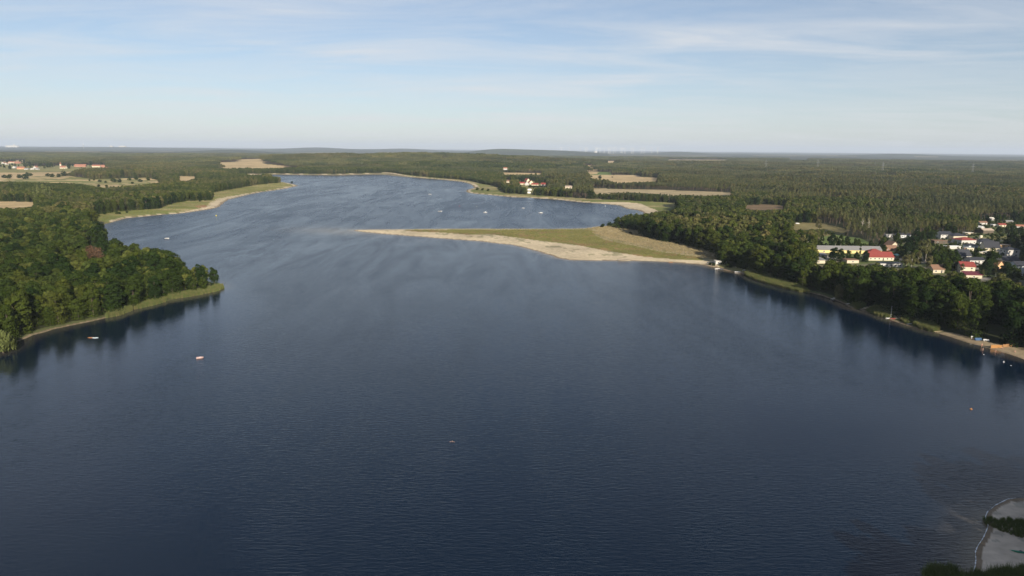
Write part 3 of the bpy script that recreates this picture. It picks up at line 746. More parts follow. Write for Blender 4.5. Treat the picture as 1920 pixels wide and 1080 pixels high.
for i in np.where(single)[0]:
    h = hgt[i] / 20
    near = 'tallest' if hgt[i] > 19 else 'tall' if hgt[i] > 15.5 else 'medium-height' if hgt[i] > 11 else 'low'
    U, Vv = tu[i], tv[i]
    if headland[i]:
        where = ('at the tip of the left headland' if U > 320 else 'on the front shore of the left headland' if ts[i] < 14 and Vv > 560 else 'on the back shore of the left headland' if ts[i] < 14 else
                 'in the left headland wood below the rust brown trees' if Vv > 530 and U > 110 else 'in the left headland wood behind the willow' if Vv > 530 else 'in the left headland wood around the rust brown trees' if U > 110 and Vv > 470 else
                 'in the left headland wood at the left picture edge' if Vv > 470 else 'in the back of the left headland wood')
    elif rshore[i] and U > 1400:
        where = ('on the shore right of the long reed bed' if U < 1600 else 'on the shore behind the flagpole' if U < 1760 else 'behind the bathing beach') if ts[i] < 22 else \
                ('in the wood left of the yellow building' if U < 1540 else 'in the wood below the yellow building' if U < 1650 else 'in the wood below the brown-roofed cottage' if U < 1790 else 'in the wood below the white villa')
    elif rshore[i]: where = 'at the edge of the wood behind the sand spit' if U < 1345 else 'beside the white boathouse'
    elif U > 1060:
        where = ('in the wood behind the dry reeds of the spit' if U < 1400 and td[i] < 960 else 'between the far tan field and the spit' if U < 1400 else 'around the tan field above the yellow building' if U < 1600 else
                 'at the forest edge above the dead trees' if U < 1700 else 'at the forest edge above the village' if U < 1835 else 'behind the allotment huts')
    elif U > 560: where = 'behind the far beach'
    else: where = 'behind the grassy far left beach' if U > 200 else 'around the golden field on the left'
    if species[i] == 1:
        lab = f'{near} olive green pine {where}'
        tree('pine', 'pine_tree', (tx[i], ty[i], tz[i] - 0.1), h, random.uniform(0, 6.28), lab, 'pine tree', lab.replace('green pine', 'green pines'))
    else:
        tn_ = fbm(np.array([tx[i] / 22]), np.array([ty[i] / 22]), 97, 2)[0] + random.uniform(-0.16, 0.16)
        tn_ += 0.08 * bool(rshore[i])
        t_ = 2 if tn_ > 0.63 else (0 if tn_ < 0.46 else 1)
        lab = f'{near} {TONES[t_][1]} broadleaf tree {where}'
        wd_ = random.uniform(0.74, 1.2)
        tree('broadleaf', 'broadleaf_tree', (tx[i], ty[i], tz[i] - 0.1), (h * wd_, h * wd_, h), random.uniform(0, 6.28), lab, 'tree', lab.replace('tree', 'trees', 1), TONES[t_][0])
rest = ~single
mid_b = [combined('wood_source', *broadleaf(400 + i, 950, 1.35, 20, 5.2, 1.2, 24), M['leaf_mix'], M['bark']) for i in range(4)]
mid_p = [combined('pine_source', *pine(420 + i, 420, 1.15), M['leaf_pine'], M['bark_pine']) for i in range(4)]
mid_b += [combined('wood_source', *broadleaf(440 + i, 950, 1.35, 20, 5.0, 1.2, 22), M['leaf_pale'], M['bark']) for i in range(2)]
mid_p += [combined('pine_source', *pine(450 + i, 420, 1.15), M['leaf_pale'], M['bark_pine']) for i in range(2)]
PA = parcel(tx, ty, 230, 150)[0]
for sp, nm, src, lab in ((0, 'broadleaf_woods', mid_b, 'mass of green broadleaf woods behind the nearer trees'), (1, 'pine_forest', mid_p, 'mass of pine forest stretching back from the lake')):
    ii = np.where(rest & (species == sp))[0]
    scatter(nm, src, tx[ii], ty[ii], tz[ii] - 0.1, hgt[ii] / 20, rng.uniform(0, 6.28, len(ii)), np.where(rng.uniform(0, 1, len(ii)) < np.where(headland[ii] | rshore[ii], 0.0, np.where(PA[ii] > 0.62, 0.75, 0.12)), 4 + rng.integers(0, 2, len(ii)), rng.integers(0, 4, len(ii))), lab)
# far forest as patches of trees
def patch(seed, sp, n_t, w, lm=None):
    g = np.random.default_rng(seed)
    qs, mi = [], []
    side = int(math.sqrt(n_t))
    for a_ in range(side):
        for b_ in range(side):
            px_, py_ = ((a_ + 0.5 + g.uniform(-0.4, 0.4)) / side - 0.5) * w, ((b_ + 0.5 + g.uniform(-0.4, 0.4)) / side - 0.5) * w
            h = g.uniform(15, 20.5)
            if sp == 1: c, t = pine(int(g.integers(1e6)), 51, 2.6, h)
            else: c, t = broadleaf(int(g.integers(1e6)), 90, 3.2, h, 4.8, 2.0, 15)
            t = t[:6]
            off = np.array((px_, py_, 0))
            qs += [c + off, t + off]; mi += [np.zeros(len(c)), np.ones(len(t))]
    return soup('forest_patch', np.concatenate(qs), np.concatenate(mi), [M[lm or ('leaf_pine' if sp == 1 else 'leaf_mix')], M['bark_pine' if sp == 1 else 'bark']])
fpx, fpy = jitter_grid(-5600, 5600, 1700, 7400, 44, rng)
fd = np.hypot(fpx, fpy); k = (fd >= 2480) & (fd < 7300) & (np.abs(np.arctan2(fpx, fpy)) < R(41)); fpx, fpy, fd = fpx[k], fpy[k], fd[k]
fs = sdf(fpx, fpy); k = fs > 22; fpx, fpy, fs, fd = fpx[k], fpy[k], fs[k], fd[k]
fz = height(fpx, fpy, fs)
k = ~column_open(fpx, fpy, fz, np.full(fpx.shape, 18.0), (0, 0.3, 0.6, 0.9)); fpx, fpy, fz, fd = fpx[k], fpy[k], fz[k], fd[k]
k = (np.abs((fpx * 0.87 + fpy * 0.5) % 1100 - 550) > 24) & (fbm(fpx / 160, fpy / 160, 111, 2) > 0.16); fpx, fpy, fz, fd = fpx[k], fpy[k], fz[k], fd[k]
fsp = (fbm(fpx / 420, fpy / 420, 101, 3) > 0.40).astype(int)
pats = [patch(500 + i, 0, 36, 46) for i in range(2)] + [patch(510 + i, 1, 49, 46) for i in range(2)] + [patch(520, 1, 49, 46, 'leaf_pale'), patch(521, 0, 36, 46, 'leaf_pale')]
fa, fb = parcel(fpx, fpy, 420, 330)
scatter('far_forest', pats, fpx, fpy, fz - 0.3, rng.uniform(0.9, 1.08, len(fpx)) * (0.62 + 0.55 * fa), rng.integers(0, 4, len(fpx)) * (math.pi / 2), np.where(fb > 0.66, np.where(fsp == 1, 4, 5), np.where(fsp == 1, 2 + rng.integers(0, 2, len(fpx)), rng.integers(0, 2, len(fpx)))), 'far-off forest running to the horizon', np.ones(len(fpx)))
# ------------------------------------------------------------------ builders for things
def box(x0, x1, y0, y1, z0, z1):
    v = [(x0, y0, z0), (x1, y0, z0), (x1, y1, z0), (x0, y1, z0), (x0, y0, z1), (x1, y0, z1), (x1, y1, z1), (x0, y1, z1)]
    f = [(0, 3, 2, 1), (4, 5, 6, 7), (0, 1, 5, 4), (1, 2, 6, 5), (2, 3, 7, 6), (3, 0, 4, 7)]
    return v, f
class MB:
    def __init__(self): self.v, self.f = [], []
    def add(self, v, f):
        k = len(self.v); self.v += [tuple(p) for p in v]; self.f += [tuple(i + k for i in t) for t in f]; return self
    def box(self, *a): return self.add(*box(*a))
    def rod(self, p0, p1, r0, r1=None, k=6):
        q_ = tube(p0, p1, r0, r0 if r1 is None else r1, k)
        self.add(q_.reshape(-1, 3), [(4 * i, 4 * i + 1, 4 * i + 2, 4 * i + 3) for i in range(k)])
        return self.add([q_[i][3] for i in range(k)], [tuple(range(k))])
    def lathe(self, prof, k=14, ax=(0, 0)):
        vs_, fs_ = [], []
        for r, z in prof:
            vs_ += [(ax[0] + r * math.cos(6.2832 * i / k), ax[1] + r * math.sin(6.2832 * i / k), z) for i in range(k)]
        for j in range(len(prof) - 1):
            fs_ += [(j * k + i, j * k + (i + 1) % k, (j + 1) * k + (i + 1) % k, (j + 1) * k + i) for i in range(k)]
        return self.add(vs_, fs_)
    def build(self, name, material, parent=None, smooth=False):
        me = bpy.data.meshes.new(name); me.from_pydata(self.v, [], self.f); me.materials.append(material); me.update()
        if smooth: me.polygons.foreach_set('use_smooth', [True] * len(me.polygons))
        o = bpy.data.objects.new(name, me); COL.objects.link(o)
        if parent: o.parent = parent
        return o
WALL = {'white': mat('render_white', (0.47, 0.455, 0.43), 0.9, 0.14), 'cream': mat('render_cream', (0.58, 0.52, 0.39), 0.9, 0.06), 'yellow': mat('render_yellow', (0.62, 0.51, 0.23), 0.9, 0.07),
        'grey': mat('render_grey', (0.50, 0.52, 0.53), 0.9, 0.06), 'orange': mat('render_orange', (0.55, 0.34, 0.18), 0.9, 0.06), 'brick': mat('brick_red', (0.34, 0.17, 0.12), 0.9, 0.12), 'beige': mat('render_beige', (0.50, 0.44, 0.33), 0.9, 0.1),
        'dark': mat('boards_dark', (0.10, 0.08, 0.06), 0.9, 0.1), 'blue': mat('render_pale_blue', (0.50, 0.57, 0.62), 0.9, 0.05)}
ROOF = {'red': mat('tiles_red', (0.22, 0.045, 0.037), 0.85, 0.12), 'dark': mat('tiles_anthracite', (0.035, 0.037, 0.045), 0.6, 0.1), 'grey': mat('sheeting_grey', (0.20, 0.195, 0.195), 0.85, 0.15), 'brown': mat('tiles_brown', (0.20, 0.115, 0.075), 0.85, 0.15),
        'maroon': mat('sheeting_maroon', (0.13, 0.026, 0.036), 0.7, 0.08), 'orange': mat('tiles_orange', (0.29, 0.13, 0.085), 0.85, 0.12), 'pale': mat('sheeting_pale', (0.52, 0.49, 0.44), 0.8, 0.1), 'teal': mat('canvas_teal', (0.12, 0.27, 0.29), 0.8, 0.06),
        'tan': mat('sheeting_tan', (0.40, 0.32, 0.25), 0.85, 0.1), 'white': mat('canvas_white', (0.75, 0.74, 0.72), 0.8, 0.04)}
GLASS = mat('window_glass', (0.03, 0.035, 0.045), 0.15, 0.0, spec=0.6)
FRAME = mat('window_frame', (0.62, 0.61, 0.58), 0.6, 0.03)
DARKFRAME = mat('window_frame_dark', (0.06, 0.055, 0.055), 0.6, 0.03)
TIMBER = mat('weathered_timber', (0.30, 0.26, 0.21), 0.9, 0.2, 3)
ORANGEWOOD = mat('stained_timber_orange', (0.36, 0.18, 0.06), 0.8, 0.15, 3)
STEEL = mat('galvanised_steel', (0.22, 0.23, 0.24), 0.6, 0.05)
WHITE = mat('white_paint', (0.74, 0.73, 0.72), 0.5, 0.04)
def add_window(root, face, a, z, w, h, W, Dp, frame=None):
    """A window with its pane in the front (f), the left side (l) or the right side (r)."""
    m1, m2 = MB(), MB()
    t = 0.10
    def bx(m_, a0, a1, z0, z1, d0, d1):
        if face == 'f': m_.box(a0, a1, -d1, -d0, z0, z1)
        elif face == 'l': m_.box(-W / 2 - d1, -W / 2 - d0, a0, a1, z0, z1)
        else: m_.box(W / 2 + d0, W / 2 + d1, a0, a1, z0, z1)
    bx(m1, a - w / 2, a + w / 2, z, z + t, 0.003, 0.07); bx(m1, a - w / 2, a + w / 2, z + h - t, z + h, 0.003, 0.07)
    bx(m1, a - w / 2, a - w / 2 + t, z + t, z + h - t, 0.003, 0.07); bx(m1, a + w / 2 - t, a + w / 2, z + t, z + h - t, 0.003, 0.07)
    bx(m2, a - w / 2 + t, a + w / 2 - t, z + t, z + h - t, 0.004, 0.03)
    wo_ = m1.build('window', frame or FRAME, root)
    m2.build('pane', GLASS, wo_)
RECTS = []
def house(name, label, cat, u, v, W, Dp, H, roof, rh, wall, rcol, rot=0.0, ridge='x', floors=1, wins=3, side=1, chimney=False, group=None, over=0.45, door=True, clear=True):
    x, y, z = G(u, v)
    e = empty(name, (x, y, z - 0.15), R(rot)); tag(e, label, cat, group)
    m_ = MB()
    h = W / 2
    if roof == 'gable' and ridge == 'x':
        m_.add([(-h, 0, 0), (h, 0, 0), (h, Dp, 0), (-h, Dp, 0), (-h, 0, H), (h, 0, H), (h, Dp, H), (-h, Dp, H), (-h, Dp / 2, H + rh), (h, Dp / 2, H + rh)],
               [(0, 1, 5, 4), (2, 3, 7, 6), (1, 2, 6, 9, 5), (3, 0, 4, 8, 7)])
    elif roof == 'gable':
        m_.add([(-h, 0, 0), (h, 0, 0), (h, Dp, 0), (-h, Dp, 0), (-h, 0, H), (h, 0, H), (h, Dp, H), (-h, Dp, H), (0, 0, H + rh), (0, Dp, H + rh)],
               [(0, 1, 5, 8, 4), (2, 3, 7, 9, 6), (1, 2, 6, 5), (3, 0, 4, 7)])
    else:
        m_.box(-h, h, 0, Dp, 0, H)
    m_.build('wall', WALL[wall], e)
    r_ = MB(); o_, t_ = over, 0.22
    def slab(p):                      # a roof plane given by its four upper corners
        lo_ = [(a_, b_, c_ - t_) for a_, b_, c_ in p]
        k_ = len(p)
        r_.add(list(p) + lo_, [tuple(range(k_)), tuple(range(2 * k_ - 1, k_ - 1, -1))] + [(i, k_ + i, k_ + (i + 1) % k_, (i + 1) % k_) for i in range(k_)])
    if roof == 'gable' and ridge == 'x':
        e0 = H - rh * o_ / (Dp / 2) + t_ + 0.03; tp = H + rh + t_ + 0.03
        slab([(-h - o_, -o_, e0), (h + o_, -o_, e0), (h + o_, Dp / 2, tp), (-h - o_, Dp / 2, tp)])
        slab([(h + o_, Dp + o_, e0), (-h - o_, Dp + o_, e0), (-h - o_, Dp / 2 + 0.004, tp - 0.004), (h + o_, Dp / 2 + 0.004, tp - 0.004)])
    elif roof == 'gable':
        e0 = H - rh * o_ / h + t_ + 0.03; tp = H + rh + t_ + 0.03
        slab([(-h - o_, Dp + o_, e0), (-h - o_, -o_, e0), (0, -o_, tp), (0, Dp + o_, tp)])
        slab([(h + o_, -o_, e0), (h + o_, Dp + o_, e0), (0.004, Dp + o_, tp - 0.004), (0.004, -o_, tp - 0.004)])
    elif roof == 'hip':
        b0, tp = H + 0.02, H + rh
        rl = max(0.4, h - Dp / 2) if W > Dp else 0.4
        A, B, C_, D_ = (-h - o_, -o_, b0), (h + o_, -o_, b0), (h + o_, Dp + o_, b0), (-h - o_, Dp + o_, b0)
        E, F = (-rl, Dp / 2, tp), (rl, Dp / 2, tp)
        r_.add([A, B, C_, D_, E, F] + [(p[0], p[1], b0 + 0.12) for p in (A, B, C_, D_)], [(3, 2, 1, 0), (0, 1, 7, 6), (1, 2, 8, 7), (2, 3, 9, 8), (3, 0, 6, 9), (6, 7, 5, 4), (8, 9, 4, 5), (7, 8, 5), (9, 6, 4)])
    elif roof == 'mono':
        slab([(-h - o_, -o_, H + t_), (h + o_, -o_, H + t_), (h + o_, Dp + o_, H + t_ + rh), (-h - o_, Dp + o_, H + t_ + rh)])
    else:
        r_.box(-h - o_ * 0.6, h + o_ * 0.6, -o_ * 0.6, Dp + o_ * 0.6, H + 0.003, H + 0.22)
    ro = r_.build('roof', ROOF[rcol], e)
    if chimney:
        MB().box(W * 0.18, W * 0.18 + 0.7, Dp * 0.55, Dp * 0.55 + 0.7, H + rh * 0.5, H + rh + 1.0).build('chimney', WALL['brick'], ro)
    fr_ = DARKFRAME if name == 'villa' else FRAME
    st = (H - 0.3) / floors
    for f_ in range(floors):
        for i in range(wins):
            a = (i + 0.5) / wins * W - h
            if door and f_ == 0 and i == wins // 2 and wins > 1:
                MB().box(a - 0.5, a + 0.5, -0.06, -0.003, 0.1, 2.15).build('door', DARKFRAME, e)
                continue
            add_window(e, 'f', a, f_ * st + st * 0.36, 1.25, min(1.35, st * 0.46), W, Dp, fr_)
        for i in range(side):
            add_window(e, 'l' if u > 900 else 'r', (i + 0.5) / side * Dp, f_ * st + st * 0.36, 1.1, min(1.3, st * 0.46), W, Dp, fr_)
    mpp = math.hypot(x, y) / FPX
    RECTS.append((u - W / 2 / mpp - 1, u + W / 2 / mpp + 1, v - (H + rh * 0.8) / mpp, v + 1, math.hypot(x, y)))
    RECTS_W.append((x, y + Dp / 2, max(W, Dp) / 2 + 1.5))
    return e
RECTS_W = []
V = 'houses of the village behind the shore wood'
house('villa', 'white two-storey villa with dark hipped roof and four dark front windows', 'house', 1898, 482.5, 10.5, 9, 6.2, 'hip', 2.0, 'white', 'dark', -4, floors=2, wins=2, side=2, group=V, door=False)
house('bungalow', 'cream bungalow with long dark gabled roof just below the white villa', 'house', 1896, 495, 12, 9, 2.9, 'gable', 2.6, 'cream', 'dark', -4, wins=3, group=V)
house('cottage', 'orange gable-fronted cottage right of the tall tree in the village', 'house', 1875, 506, 7, 9, 3.6, 'gable', 3.0, 'orange', 'brown', 24, 'y', wins=2, group=V)
house('town_house', 'pale grey two-storey house cut by the right picture edge', 'house', 1920, 517, 11, 10, 7.0, 'gable', 2.4, 'grey', 'dark', 0, floors=2, wins=3, side=2, group=V)
house('house', 'yellow two-storey house with bright red gabled roof in front of the bungalows', 'house', 1814, 512.5, 9, 9, 5.0, 'gable', 2.6, 'cream', 'red', -12, 'x', floors=2, wins=2, side=2, group=V)
house('shed', 'low shed with maroon sheet roof below the yellow house', 'shed', 1826, 522, 10, 6, 2.4, 'mono', 1.4, 'beige', 'maroon', -6, wins=1, side=0, door=False, group=V)
house('cottage', 'cottage with plain brown tiled roof half hidden by shore trees', 'house', 1760, 512, 8, 8, 2.8, 'gable', 2.6, 'beige', 'brown', 0, wins=2, group=V)
house('bungalow', 'white bungalow with dark windows behind the yellow house', 'house', 1832, 494, 12, 7, 2.8, 'gable', 1.6, 'white', 'dark', 4, wins=4, group=V)
house('house', 'house with steep navy roof and skylights above the yellow house', 'house', 1811, 486, 9, 9, 3.0, 'gable', 4.4, 'white', 'dark', 6, wins=2, chimney=True, group=V)
house('house', 'cream house with big dark gabled roof and white gable end', 'house', 1861, 470.5, 12, 10, 3.0, 'gable', 4.6, 'cream', 'dark', -10, wins=3, side=2, group=V)
house('bungalow', 'bungalow with wide dark hipped roof behind the cream gabled house', 'house', 1853, 460, 15, 11, 3.0, 'hip', 2.6, 'grey', 'dark', 0, wins=3, group=V)
house('house', 'white house with bright red hipped roof in the village', 'house', 1816, 459, 15, 12, 4.4, 'hip', 2.2, 'white', 'red', 8, wins=4, side=2, group=V)
house('house', 'beige house with dark hipped roof left of the red hipped roof', 'house', 1800, 450.5, 14, 11, 4.2, 'hip', 2.4, 'beige', 'dark', 4, wins=3, side=2, group=V)
house('house', 'white two-storey house with dark gables at the forest edge', 'house', 1774, 448.5, 11, 9, 4.8, 'gable', 2.4, 'white', 'dark', 0, floors=2, wins=3, side=2, group=V)
house('garage', 'long garage with flat dark brown roof left of the village houses', 'garage', 1764, 457, 12, 8, 2.8, 'flat', 0, 'dark', 'brown', 0, wins=2, side=0, group=V)
house('carport', 'low white flat-roofed carport among the trees', 'carport', 1790, 467, 11, 5, 2.4, 'flat', 0, 'white', 'white', 4, wins=0, side=0, group=V)
house('bungalow', 'small white flat-roofed bungalow above the navy roof', 'house', 1819, 471, 6, 6, 2.8, 'flat', 0, 'cream', 'pale', 0, wins=2, group=V)
house('garage', 'long low pale garage row right of the round tree', 'garage', 1847, 478, 11, 5, 2.4, 'flat', 0, 'beige', 'pale', 4, wins=3, side=0, group=V)
house('garden_house', 'small pale blue house with dark hipped roof below the red hipped roof', 'house', 1825, 466, 9, 7, 2.7, 'hip', 1.6, 'blue', 'dark', 6, wins=2, group=V)
house('outbuilding', 'low beige outbuilding with flat roof behind the white villa', 'outbuilding', 1882, 464, 12, 5, 2.4, 'flat', 0, 'orange', 'tan', 0, wins=3, side=0, group=V)
house('outbuilding', 'low beige flat-roofed hut in front of the forest edge', 'outbuilding', 1817, 441, 8, 5, 2.6, 'flat', 0, 'beige', 'pale', 0, wins=2, side=0, group=V)
house('barn', 'dark open barn with pale roof edge beside the lawn', 'barn', 1853, 438, 12, 8, 3.6, 'gable', 1.4, 'dark', 'tan', 8, wins=0, side=0, door=False, group=V)
house('shed', 'white tent-like shed left above the dark barn', 'shed', 1842, 430, 5.5, 5, 1.8, 'gable', 1.8, 'white', 'white', 20, 'y', wins=0, side=0, door=False, group=V)
AL = 'allotment huts beyond the village'
for u_, v_, w_, h_, rf, rc, wc, lb in ((1844, 421, 9, 2.5, 'gable', 'brown', 'white', 'allotment hut with brown roof and white wall end'), (1869, 425, 9, 2.3, 'flat', 'white', 'white', 'long low white allotment hut left of the red one'),
                                       (1880, 425.5, 9, 2.6, 'gable', 'red', 'beige', 'allotment hut with dull red roof'), (1892, 419, 10, 2.4, 'gable', 'grey', 'beige', 'grey-roofed allotment hut under the pines'),
                                       (1914, 428, 9, 2.5, 'gable', 'orange', 'white', 'allotment hut with orange-brown roof by the right picture edge'), (1860, 413.5, 5, 2.6, 'gable', 'pale', 'white', 'smallest white hut up by the forest')):
    house('allotment_hut', lb, 'hut', u_, v_, w_, 5, h_, rf, 1.3, wc, rc, random.uniform(-8, 8), wins=2, side=0, group=AL)
house('hut', 'white flat-roofed hut at the edge of the green field', 'hut', 1668, 445, 6, 5, 2.6, 'flat', 0, 'white', 'pale', 0, wins=2, group=V)
house('cottage', 'gabled cottage with white barge boards beside the dark trees', 'house', 1677, 467, 7.5, 9, 3.2, 'gable', 3.2, 'beige', 'brown', 8, 'y', wins=2, group=V)
house('cottage', 'low cottage with brown tiled roof in front of the gabled one', 'house', 1672, 470, 10, 6, 2.4, 'gable', 2.0, 'brick', 'brown', 4, wins=3, group=V)
house('stable', 'long yellow building with grey sheet roof', 'building', 1591, 475, 54, 10, 3.0, 'gable', 2.6, 'yellow', 'grey', -2, wins=4, side=1, group=V)
house('farm_shed', 'cream shed with long bright red gabled roof below the yellow building', 'shed', 1652, 488.5, 19.5, 10, 2.9, 'gable', 3.4, 'cream', 'red', 0, wins=6, side=1, group=V)
house('outbuilding', 'small outbuilding with dark red hipped roof behind the red shed', 'outbuilding', 1642, 478, 9.5, 7, 2.6, 'hip', 2.2, 'beige', 'red', 0, wins=2, group=V)
house('shed', 'shed with grey mono-pitch roof at the left end of the yellow building', 'shed', 1538, 484, 10, 8, 2.4, 'mono', 0.9, 'beige', 'grey', -6, wins=1, side=0, group=V)
house('shed', 'lower shed with grey roof among the trees left of the yard', 'shed', 1535, 494, 10, 8, 2.6, 'mono', 1.0, 'beige', 'grey', 4, wins=1, side=0, group=V)
house('shed', 'low shed with flat brown roof between garden trees', 'shed', 1599, 493.5, 9, 7, 2.5, 'flat', 0, 'beige', 'brown', 0, wins=1, side=0, group=V)
house('bungalow', 'white bungalow with flat dark roof under the red shed', 'house', 1671, 501, 16, 7, 2.9, 'flat', 0, 'white', 'dark', -2, wins=5, group=V)
house('hall', 'hall with pale grey flat roof sunk among shore trees', 'hall', 1463, 470, 13, 9, 4.4, 'mono', 0.8, 'beige', 'pale', -8, wins=0, side=0, door=False)
house('house', 'dark-roofed house hidden under the pines', 'house', 1698, 446, 12, 9, 3.0, 'hip', 2.2, 'grey', 'dark', 0, wins=2, group=V)
# ---- farm across the lake
FM = 'farm buildings across the lake'
for a_ in (('farm_wing', 'long red-roofed farm wing at the left end of the far farm', 979, 346, 13, 8, 3.0, 'gable', 3.0, 'cream', 'red', 0, 'x'),
           ('farmhouse', 'white gable-fronted farmhouse in the middle of the far farm', 988, 347.5, 9, 10, 4.5, 'gable', 4.0, 'white', 'red', 6, 'y'),
           ('farmhouse', 'tall cream gabled house rising behind the far farm', 990.5, 343, 9, 12, 6.0, 'gable', 5.0, 'cream', 'red', 30, 'y'),
           ('farmhouse', 'cream gable with red roof right of the tall farmhouse', 996, 345.5, 9, 9, 5.0, 'gable', 4.0, 'cream', 'red', 26, 'y'),
           ('farm_wing', 'low red-roofed wing at the front of the far farm', 1003, 348, 16, 8, 2.6, 'gable', 3.0, 'cream', 'red', 0, 'x'),
           ('farmhouse', 'separate white house with red roof right of the far farm', 1019, 348.5, 12, 9, 3.6, 'gable', 3.4, 'white', 'red', -10, 'x'),
           ('barn', 'barn with dull brown roof left of the far farm', 953, 342.5, 13, 9, 3.6, 'gable', 3.0, 'beige', 'brown', 6, 'x'),
           ('barn', 'red brick barn among trees behind the far beach', 940, 338, 13, 9, 3.6, 'gable', 3.4, 'brick', 'orange', 0, 'x'),
           ('barn', 'long tan-roofed barn behind the trees right of the farm', 1063, 354, 26, 12, 4.0, 'gable', 2.4, 'beige', 'tan', 4, 'x')):
    house(a_[0], a_[1], 'barn' if a_[0] == 'barn' else 'house', *a_[2:10], a_[10], a_[11], a_[12], a_[13] if len(a_) > 13 else 'x', wins=2, side=1, group=FM) if False else \
    house(a_[0], a_[1], 'barn' if a_[0] == 'barn' else 'house', a_[2], a_[3], a_[4], a_[5], a_[6], a_[7], a_[8], a_[9], a_[10], a_[11], a_[12], wins=2, side=1, group=FM)
house('house', 'lone white house on the wooded slope behind the far beach', 'house', 947.5, 318.5, 12, 9, 5, 'gable', 3, 'white', 'orange', 0, wins=2)
house('house', 'pinkish roofed house in the wood above the far farm', 'house', 994, 321, 13, 9, 4, 'gable', 3, 'beige', 'orange', 0, wins=2)
house('greenhouse', 'long low white greenhouse by the far green field', 'greenhouse', 1153, 316.5, 46, 12, 2.6, 'gable', 1.2, 'white', 'white', 0, wins=4, side=0)
# ---- village on the far left
VL = 'houses of the far village on the left'
for u_, v_, w_, h_, rh_, wc, rc, rg, lb in ((38, 317.5, 24, 4, 5, 'orange', 'orange', 'x', 'big red-roofed barn in the front row of the far left village'), (65, 316.5, 12, 5, 5, 'white', 'orange', 'y', 'white gable-fronted house in the far left village'),
        (26, 315.5, 11, 4, 4, 'white', 'grey', 'y', 'small white gabled house left of the red barn'), (49, 318, 12, 3, 2, 'white', 'grey', 'x', 'low white shed right of the red barn'), (60, 318.2, 11, 3, 2, 'white', 'pale', 'x', 'pale low hut at the golden field'),
        (69, 318.3, 8, 3, 2, 'white', 'grey', 'x', 'tiny white hut at the golden field'), (117, 316, 22, 4, 5, 'cream', 'orange', 'x', 'red-roofed house beside the church'), (150, 313, 42, 5, 5, 'brick', 'orange', 'x', 'longest red-roofed farm range of the far village'),
        (180, 313.5, 28, 4, 5, 'cream', 'orange', 'x', 'red-roofed barn right of the long farm range'), (197, 313.8, 30, 4, 5, 'brick', 'orange', 'x', 'red-roofed barn at the right end of the far village'), (5, 307, 12, 4, 4, 'white', 'orange', 'y', 'white house in the back row by the left picture edge'),
        (11, 308.5, 10, 4, 4, 'white', 'orange', 'y', 'second white house in the back row from the left edge'), (21, 306, 26, 4, 4, 'cream', 'orange', 'x', 'long red roof in the back row of the far left village'), (32, 306.5, 24, 4, 4, 'brick', 'orange', 'x', 'red roof at the right end of the back row')):
    house('village_house', lb, 'house', u_, v_, w_, 10, h_, 'gable', rh_, wc, rc, random.uniform(-10, 10), rg, wins=2, side=0, group=VL)
def church(u, v):
    x, y, z = G(u, v); e = empty('church', (x, y, z), 0, (0.5, 0.5, 0.62)); tag(e, 'small pale church tower with pointed spire in the far left village', 'church')
    MB().box(-4, 4, 0, 8, 0, 22).build('tower', WALL['cream'], e)
    MB().add([(-4.4, -0.4, 22.01), (4.4, -0.4, 22.01), (4.4, 8.4, 22.01), (-4.4, 8.4, 22.01), (0, 4, 36)], [(0, 1, 4), (1, 2, 4), (2, 3, 4), (3, 0, 4), (3, 2, 1, 0)]).build('spire', ROOF['orange'], e)
    MB().add([(-5, 8, 0), (5, 8, 0), (5, 26, 0), (-5, 26, 0), (-5, 8, 8), (5, 8, 8), (5, 26, 8), (-5, 26, 8), (0, 8, 14), (0, 26, 14)], [(0, 1, 5, 8, 4), (1, 2, 6, 5), (3, 0, 4, 7), (2, 3, 7, 9, 6)]).build('nave', WALL['cream'], e)
    MB().add([(-5.5, 7.8, 7.6), (-5.5, 26.3, 7.6), (0, 26.3, 14.3), (0, 7.8, 14.3), (5.5, 7.8, 7.6), (5.5, 26.3, 7.6)], [(0, 3, 2, 1), (4, 5, 2, 3)]).build('nave_roof', ROOF['orange'], e)
church(113.5, 315)
# pale halls on the horizon
for u_, dist, w_, h_, lb in ((38, 15500, 260, 28, 'broad white hall on the horizon at far left'), (221, 16500, 60, 22, 'small white block on the left horizon'), (241, 16500, 150, 18, 'long low white hall on the left horizon'), (1112, 15000, 50, 26, 'small white hall below the wind farm')):
    x = (u_ - 960) / FPX * dist; y = dist; z = float(height(np.array([x]), np.array([y]))[0]) + 8
    e = empty('industrial_hall', (x, y, z)); tag(e, lb, 'hall', 'pale halls on the horizon')
    MB().box(-w_ / 2, w_ / 2, 0, 60, -10, h_).build('wall', WALL['white'], e)
    MB().box(-w_ / 2 - 1, w_ / 2 + 1, -1, 61, h_ + 0.05, h_ + 2).build('roof', ROOF['pale'], e)
    if w_ > 200: MB().box(w_ * 0.12, w_ * 0.24, 10, 40, h_ + 2.05, h_ + 22).build('tower', WALL['white'], e)
    else: MB().box(-w_ * 0.3, -w_ * 0.15, 10, 30, h_ + 2.05, h_ + 6).build('roof_unit', WALL['white'], e)
# radio mast
x, y = (170 - 960) / FPX * 14000, 14000.0; z = float(height(np.array([x]), np.array([y]))[0])
e = empty('radio_mast', (x, y, z)); tag(e, 'thin pale radio mast standing on the left horizon', 'mast')
MB().rod((0, 0, 0), (0, 0, 90), 5.0, 3.2, 8).build('shaft', STEEL, e)
MB().rod((0, 0, 90), (0, 0, 160), 1.6, 0.8, 6).build('antenna', WHITE, e)
MB().lathe([(3.2, 78), (8, 82), (8, 88), (3.2, 92)], 12).build('platform', WHITE, e)
